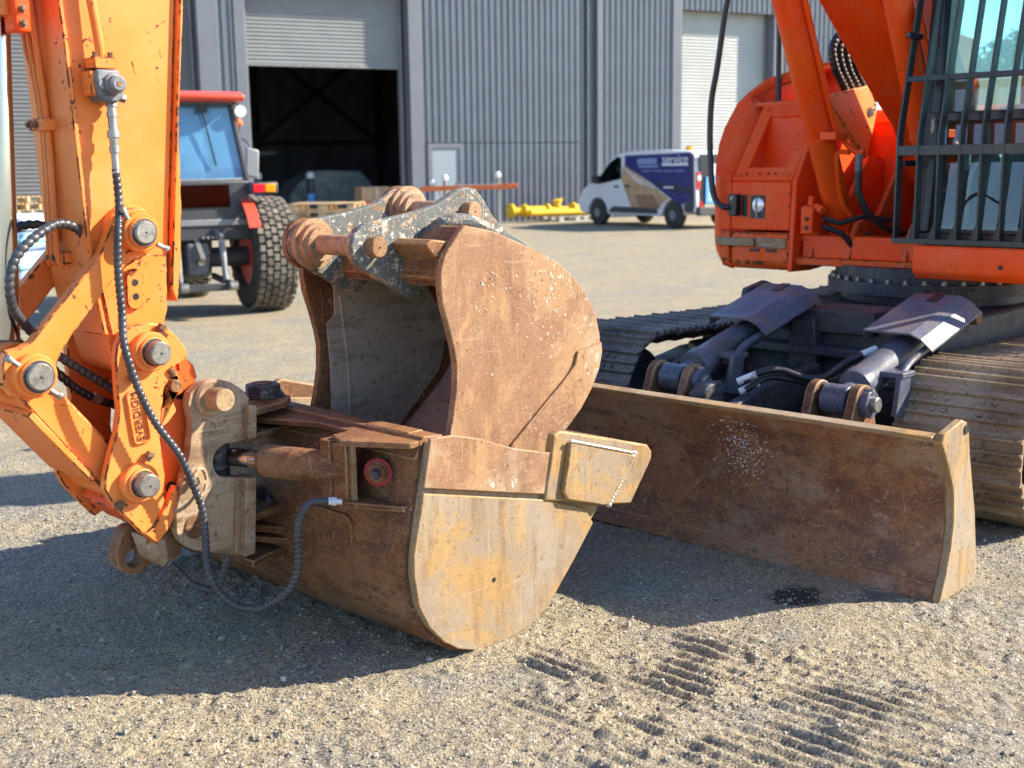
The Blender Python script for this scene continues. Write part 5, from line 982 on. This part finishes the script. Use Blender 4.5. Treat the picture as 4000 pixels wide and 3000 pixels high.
# top deck plate with notch, shackle slot
deck = [(-2.585, -3.71), (-2.62, -3.64), (-2.607, -3.341), (-2.556, -3.191), (-2.56, -2.787), (-2.445, -2.787), (-2.328, -2.985), (-2.365, -3.075), (-2.442, -3.085), (-2.455, -3.265), (-2.355, -3.50), (-2.36, -3.66), (-2.455, -3.89), (-2.56, -3.98)]
dp = B(MB().prism(deck, .728, .748, 'z'), 'deck_plate', 'rust', None, .004); B(MB().box(-2.565, -2.50, -3.08, -2.86, .748, .762), 'deck_cleat', 'rust', dp, .004)
lug2 = [(-2.40, -3.66), (-2.50, -3.70), (-2.58, -3.60), (-2.575, -3.37), (-2.52, -3.246), (-2.482, -3.254), (-2.43, -3.36), (-2.345, -3.52), (-2.345, -3.63)]
B(MB().prism(lug2, .335, .36, 'z'), 'hinge_lug', 'rust', None, .005); B(MB().prism([(p_[0]+.01, p_[1]) for p_ in lug2], .30, .322, 'z'), 'hinge_lug', 'rust', None, .005)
# rounded doubler on the back of the shell
pr = arc(-3.085, .425, .045, 0, 90, 6)+[(-3.24, .47)]+[(-3.24, .30)]+arc(-3.085, .335, .045, 270, 360, 6)
B(MB().prism(pr, -2.43, -2.402, 'x'), 'doubler', 'rust', sh, .004)
# cylinder box at the near end
B(MB().prism([(-3.105, .545), (-3.105, .735), (-3.055, .735), (-3.055, .545)], -2.47, -2.335, 'x'), 'box_front', 'rust', None, .004)
bx = B(MB().prism([(-2.345, .530), (-2.345, .727), (-2.375, .727), (-2.375, .530)], -3.10, -2.985), 'box_face', 'rust', None, .004)
B(MB().prism([(-2.335, -3.10), (-2.335, -2.985), (-2.42, -2.80), (-2.475, -2.79), (-2.47, -3.10)], .526, .545, 'z'), 'box_floor', 'rust', None, .004)
B(MB().box(-2.375, -2.36, -2.990, -2.968, .545, .728), 'box_strip', 'frame', bx, .002)
nu = B(MB().lathe((-2.440, -2.935, .635), (-2.412, -2.915, .636), [(0, .042), (.010, .042), (.011, .034), (.02, .034), (.021, .026), (.034, .026)], 28), 'ram_nut', 'rust'); B(MB().lathe((-2.432, -2.930, .635), (-2.425, -2.925, .635), [(0, .046), (.007, .046)], 30), 'ram_seal', 'sealred', nu); B(MB().lathe((-2.415, -2.918, .636), (-2.39, -2.900, .637), [(0, .017), (.02, .017), (.03, .013)], 6), 'ram_bolt', 'undercarriage', nu)
# ---- tilt frame: two ears, spine plates, hinge lugs
ear = [(-2.134, .929), (-2.085, .921), (-2.045, .893), (-2.034, .862), (-2.045, .795), (-2.030, .707), (-2.005, .63), (-1.987, .572), (-1.967, .521), (-1.964, .449), (-1.984, .408), (-2.016, .38), (-2.113, .343), (-2.196, .318), (-2.212, .354), (-2.222, .448), (-2.235, .575), (-2.174, .590)]+[(-2.174+.0, .590)]+arc(-2.168, .649, .058, -95, 98, 14)+[(-2.24, .706), (-2.254, .808), (-2.262, .845), (-2.236, .878), (-2.196, .908)]
fr2 = B(MB().prism(ear, -3.42, -3.382), 'tilt_frame', 'frame', None, .006); B(MB().prism(ear, -3.78, -3.742), 'ear', 'frame', fr2, .006)
B(MB().cyl((-2.118, -3.79, .868), (-2.118, -3.30, .868), .038, n=32, ch=.005), 'coupler_pin', 'frame', fr2); B(MB().cyl((-2.118, -3.39, .868), (-2.118, -3.366, .868), .062, n=34, ch=.008), 'pin_collar', 'frame', fr2)
B(MB().cyl((-2.03, -3.79, .455), (-2.03, -3.376, .455), .040, n=30, ch=.004), 'coupler_pin', 'rust', fr2)
B(MB().prism([(-2.232, .714), (-2.265, .714), (-2.272, .822), (-2.240, .826)], -3.41, -3.352), 'edge_block', 'frame', fr2, .004); B(MB().prism([(-2.19, .318), (-2.232, .322), (-2.252, .585), (-2.212, .585)], -3.42, -3.345), 'edge_block', 'frame', fr2, .004)
B(MB().prism([(-2.165, .330), (-2.20, .330), (-2.222, .585), (-2.19, .59)], -3.385, -3.374), 'weld_strip', 'rust_lit', fr2, .003)
B(MB().box(-2.27, -2.235, -3.77, -3.40, .33, .56), 'back_plate', 'rust', fr2, .004); B(MB().box(-2.275, -2.245, -3.77, -3.40, .72, .83), 'back_plate', 'rust', fr2, .004)
lugA = [(-2.25, -3.39), (-2.33, -3.42), (-2.46, -3.455), (-2.53, -3.52), (-2.545, -3.60), (-2.52, -3.68), (-2.45, -3.73), (-2.25, -3.76)]
for z0, z1 in ((.772, .797), (.69, .712), (.412, .435), (.255, .28)): B(MB().prism(lugA, z0, z1, 'z'), 'hinge_lug', 'rust', fr2, .005)
for z0, z1, zt in ((.66, .80, .845), (.25, .42, .478)):
    hp_ = B(MB().cyl((-2.455, -3.58, z0), (-2.455, -3.58, z1), .045, n=26), 'hinge_pin', 'undercarriage', fr2)
    B(MB().lathe((-2.455, -3.58, z1), (-2.455, -3.58, zt), [(0, .074), (.012, .074), (.014, .062), (zt-z1-.004, .062), (zt-z1, .055)], 8), 'hinge_nut', 'undercarriage', hp_); B(MB().cyl((-2.455, -3.58, zt-.002), (-2.455, -3.58, zt+.004), .036, n=20), 'nut_socket', 'rust', hp_); B(MB().cyl((-2.405, -3.50, (z1+zt)/2), (-2.38, -3.47, (z1+zt)/2), .014, n=6), 'lock_bolt', 'undercarriage', hp_)
# tilt ram
A_, C_ = Vector((-2.20, -3.45, .648)), Vector((-2.42, -2.98, .628)); d_ = (C_-A_).normalized()
ram = B(MB().lathe(A_+d_*.10, C_, [(0, .030), (.05, .030), (.052, .052), (.06, .056), (.30, .056), (.32, .05), (.36, .05)], 32), 'tilt_ram', 'rust'); B(MB().cyl(A_+d_*.03, A_+d_*.13, .030, n=28), 'rod', 'chrome', ram)
B(MB().box(-2.225, -2.15, -3.50, -3.43, .625, .672), 'rod_knuckle', 'undercarriage', ram, .008); B(MB().cyl((-2.185, -3.47, .575), (-2.185, -3.47, .715), .04, n=24), 'knuckle_pin', 'undercarriage', ram); B(MB().cyl((-2.17, -3.47, .60), (-2.17, -3.47, .635), .05, n=20, ch=.01), 'knuckle_boss', 'undercarriage', ram)
B(MB().lathe((-2.024, -3.377, .607), (-2.024, -3.35, .607), [(0, .012), (.02, .012)], 12), 'ring_stub', 'rust', fr2)
ringp = [(-2.036+.036*math.cos(R(a)), -3.345+.02*math.cos(R(a)), .607+.045*math.sin(R(a))) for a in range(-160, 181, 20)]; B(MB().tube(ringp, .006, 10, .006), 'hose_ring', 'frame', fr2)

# ---------------------------------------------------------------- digging bucket standing in the mouth of the tilting bucket
dg = thing('digging_bucket', 'rusty spare digging bucket with grey-painted ears standing inside the tilting bucket', 'bucket', MM @ Matrix.Translation((-3.05, -3.28, .06)))
def D(mb, name, m, parent=None, bevel=0, sm=30, seg=2): return mb.build(name, M[m], parent or dg, MM, bevel, sm, seg)
N0, N1, F0, F1 = -2.928, -2.900, -3.668, -3.640
dpath = [(-2.83, 1.385), (-2.937, 1.375), (-3.019, 1.346), (-3.104, 1.316), (-3.2, 1.279), (-3.281, 1.240), (-3.374, 1.172), (-3.432, 1.112), (-3.48, 1.035), (-3.503, .96), (-3.503, .90), (-3.485, .84), (-3.445, .775), (-3.381, .705), (-3.275, .623), (-3.182, .555), (-2.79, .05)]
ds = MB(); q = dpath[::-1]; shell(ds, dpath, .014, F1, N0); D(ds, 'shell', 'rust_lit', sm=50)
dl_ = strip(dpath, .0145)[1]; ds = MB(); shell(ds, dl_, .006, F1+.001, N0-.001); D(ds, 'mud_liner', 'inner', sm=50)
front = [(-2.735, .05), (-2.722, .50), (-2.719, .709), (-2.737, .77), (-2.754, .854), (-2.758, .94), (-2.748, .998), (-2.727, 1.074), (-2.702, 1.15), (-2.695, 1.206), (-2.697, 1.255), (-2.715, 1.309), (-2.754, 1.351), (-2.808, 1.404)]
pl_ = front+[(-2.937, 1.379), (-3.019, 1.350), (-3.104, 1.320), (-3.2, 1.283), (-3.281, 1.245), (-3.374, 1.177), (-3.434, 1.116), (-3.484, 1.04), (-3.508, .96), (-3.508, .90), (-3.49, .838), (-3.45, .772), (-3.385, .70), (-3.277, .618), (-3.182, .550), (-2.80, .045)]
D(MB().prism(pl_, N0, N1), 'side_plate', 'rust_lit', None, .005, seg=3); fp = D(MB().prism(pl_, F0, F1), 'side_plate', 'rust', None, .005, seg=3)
# mud-grey lining seen inside the far side, with a raised vertical seam
D(MB().prism([(-2.79, .30), (-2.80, .86), (-2.79, 1.02), (-2.83, 1.05), (-2.83, 1.19), (-2.95, 1.2), (-3.3, 1.12), (-3.42, .95), (-3.36, .77), (-3.12, .56), (-2.88, .25)], F1, F1+.006), 'mud_lining', 'inner', fp, .002)
D(MB().tube([(-2.88, F1+.006, .40), (-2.885, F1+.006, .8), (-2.87, F1+.006, 1.0), (-2.855, F1+.006, 1.12)], .006, 8, .02), 'mud_seam', 'inner', fp)
# wear plate on the near heel with its weld line
wp = [(-2.985, .595), (-3.013, .631), (-3.315, .837), (-3.352, .872), (-3.368, .917), (-3.503, .938), (-3.508, .90), (-3.49, .838), (-3.45, .772), (-3.385, .70), (-3.277, .618), (-3.182, .550)]
D(MB().prism(wp, N1, N1+.012), 'heel_wear_plate', 'rust_lit', None, .004)
# top beam: bent section across the mouth, with gussets
tbm = D(MB().prism([(-2.712, 1.245), (-2.72, 1.30), (-2.775, 1.335), (-2.83, 1.40), (-2.95, 1.37), (-2.95, 1.21), (-2.80, 1.195)], F1, N0), 'top_beam', 'rust', None, .008)
D(MB().prism([(-2.700, 1.235), (-2.715, 1.255), (-2.80, 1.245), (-2.795, 1.205), (-2.73, 1.205)], F1, N0), 'mouth_lip', 'rust', tbm, .005)
D(MB().prism([(-2.66, 1.345), (-2.69, 1.362), (-2.775, 1.35), (-2.84, 1.395), (-2.80, 1.31), (-2.70, 1.30)], -3.10, -2.93), 'gusset', 'rust', tbm, .006)
# ears with bosses, both pins
earp = [(-2.515, 1.290), (-2.499, 1.319), (-2.495, 1.347), (-2.509, 1.379), (-2.538, 1.405), (-2.589, 1.422), (-2.648, 1.427), (-2.768, 1.442), (-2.879, 1.467), (-2.94, 1.494), (-2.977, 1.512), (-3.027, 1.521), (-3.069, 1.514), (-3.11, 1.471), (-3.152, 1.415), (-3.213, 1.364), (-3.321, 1.313), (-3.40, 1.24), (-3.30, 1.20), (-3.1, 1.28), (-2.93, 1.33), (-2.84, 1.20), (-2.805, 1.172), (-2.789, 1.156), (-2.757, 1.150), (-2.712, 1.168), (-2.639, 1.214), (-2.56, 1.257)]
for k, (l0, l1) in enumerate(((-3.142, -3.105), (-3.463, -3.426))):
    e = D(MB().prism(earp, l0, l1), 'ear', 'earpaint', None, .006, seg=3)
    for f, z in ((-2.583, 1.337), (-3.022, 1.437)):
        lo_, hi_ = (l1-.002, l1+.012) if k == 0 else (l1-.002, l1+.05)
        if k == 1:
            D(MB().lathe((f, l1-.002, z), (f, l1+.06, z), [(0, .088), (.018, .088), (.02, .074), (.04, .072), (.042, .060), (.058, .058)], 36), 'boss', 'rust_lit', e)
            D(MB().cyl((f, l0-.02, z), (f, l0+.002, z), .088, n=30), 'boss', 'rust', e)
for f, z in ((-2.583, 1.337), (-3.022, 1.437)):
    D(MB().lathe((f, -3.50, z), (f, -3.065, z), [(0, .035), (.43, .035), (.435, .031)], 34), 'pin', 'rust_lit'); D(MB().cyl((f, -3.066, z), (f, -3.0635, z), .0035, n=10), 'grease_hole', 'blackpaint')
D(MB().tube([(-2.83, -3.10, 1.36), (-2.86, -3.05, 1.40), (-2.93, -3.02, 1.405), (-3.0, -2.98, 1.37)], .03, 12, .02), 'lifting_eye', 'earpaint')

# dried mud splashes: small lumps thrown on the plates
def lumps(parent, pts, nrm, m, name='mud_splash', r0=.002, r1=.006):
    oc = np.array([(1, 0, 0), (-1, 0, 0), (0, 1, 0), (0, -1, 0), (0, 0, 1), (0, 0, -1)], float); of = [(0, 2, 4), (2, 1, 4), (1, 3, 4), (3, 0, 4), (2, 0, 5), (1, 2, 5), (3, 1, 5), (0, 3, 5)]
    b = MB(); ax = np.abs(np.array(nrm)); 
    for p in pts:
        r = r0+(r1-r0)*random.random()**2.2; v = oc*np.array([r*(.6+.8*random.random()) for _ in range(3)])*(1-.5*ax)*(.7+.6*rng.random((6, 1))); b.add(v+np.array(p), of)
    o = b.build(name, m, parent, MM, smooth_ang=70); o['kind'] = 'stuff'; return o
mudm = simple('dried_pale_mud', (.46, .415, .34), .95, 0, .15, 60)
np_ = [c for c in dg.children if c.name.startswith('side_plate')][0]
pts = []
for (cf, cz, sf, sz, k) in ((-2.98, 1.20, .09, .07, 60), (-3.20, 1.16, .09, .06, 80), (-3.12, 1.03, .10, .08, 60), (-3.30, 1.0, .05, .08, 35), (-2.86, 1.20, .05, .06, 30)):
    for _ in range(k):
        f, z = random.gauss(cf, sf), random.gauss(cz, sz)
        if -3.42 < f < -2.78 and .75 < z < 1.30-.25*max(0, -f-3.0): pts.append((f, N1+.001, z))
lumps(np_, pts, (0, 1, 0), mudm, r0=.001, r1=.0052)
pts = []
for _ in range(620):
    l, z = random.gauss(-2.70, .055)+random.choice((0, 0, .05)), random.gauss(.42, .075); z = min(.56, max(.15, z)); f = np.interp(z, [p[1] for p in BF], [p[0] for p in BF]); pts.append((f+.001, l, z))
lumps(bl, pts, (1, 0, 0), simple('pale_mortar_splash', (.60, .58, .55), .9, 0, .1, 60), r0=.0008, r1=.0042)
pts = []
for _ in range(160):
    f, z = random.uniform(-3.1, -2.52), random.gauss(1.40, .06)
    if any(abs(f-a) < .25 for a in (-2.7, -3.0)) and 1.32 < z < 1.40+.1*max(0, -f-2.75): pts.append((f, -3.104, z))
lumps([c for c in dg.children if c.name.startswith('ear')][0], pts, (0, 1, 0), mudm, r1=.006)
# ---------------------------------------------------------------- beyond the cab, far right: parked machine and a tree
pk = thing('parked_machine', 'orange and blue hopper machine standing far behind the excavator cab', 'machine', TR(15.2, 40, 0, R(-12)))
MB().prism([(-2.0, 2.9), (-.6, 3.2), (-.35, 5.2), (-1.4, 5.6), (-2.1, 4.4)], -1, 1).build('hopper', M['arm'], pk, bevel=.03); MB().box(-.3, 3.4, -1, 1, 2.7, 4.1).build('body', M['orangebar'], pk, bevel=.05)
MB().box(-2.2, 3.5, -1.05, 1.05, 1.6, 2.69).build('chassis', M['lightblue'], pk, bevel=.05); MB().box(2.0, 2.7, -1.03, -1.0, 3.1, 4.0).build('warning_plate', M['yellow'], pk)
for x in (-1.5, .3, 2.6): MB().lathe((x, -1.1, .8), (x, -.6, .8), [(0, .5), (.05, .8), (.45, .8), (.5, .5)], 28).build('wheel', M['tyre'], pk)
tt = thing('broadleaf_tree', 'dark green tree rising beyond the parked hopper machine', 'tree', TR(21.5, 52, 0))
MB().lathe((0, 0, 0), (.2, 0, 4.2), [(0, .22), (2, .17), (4.2, .1)], 12).build('trunk', M['woodold'], tt)
n = 5000; u = rng.normal(size=(n, 3)); u /= np.linalg.norm(u, axis=1)[:, None]; cl = rng.normal(size=(26, 3))*[1.3, 1.3, 1.0]+[0, 0, 5.0]
c = cl[rng.integers(0, 26, n)]+u*(rng.random((n, 1))**.5)*.85; s = .10+.08*rng.random((n, 1)); a = rng.normal(size=(n, 3)); a /= np.linalg.norm(a, axis=1)[:, None]; b_ = np.cross(a, u); 
v = np.stack([c-a*s, c+b_*s*.6, c+a*s, c-b_*s*.6], 1).reshape(-1, 3); me = np_mesh('crown', v, np.arange(4*n).reshape(-1, 4)); me.materials.append(M['leaf']); inst('crown', me, tt)
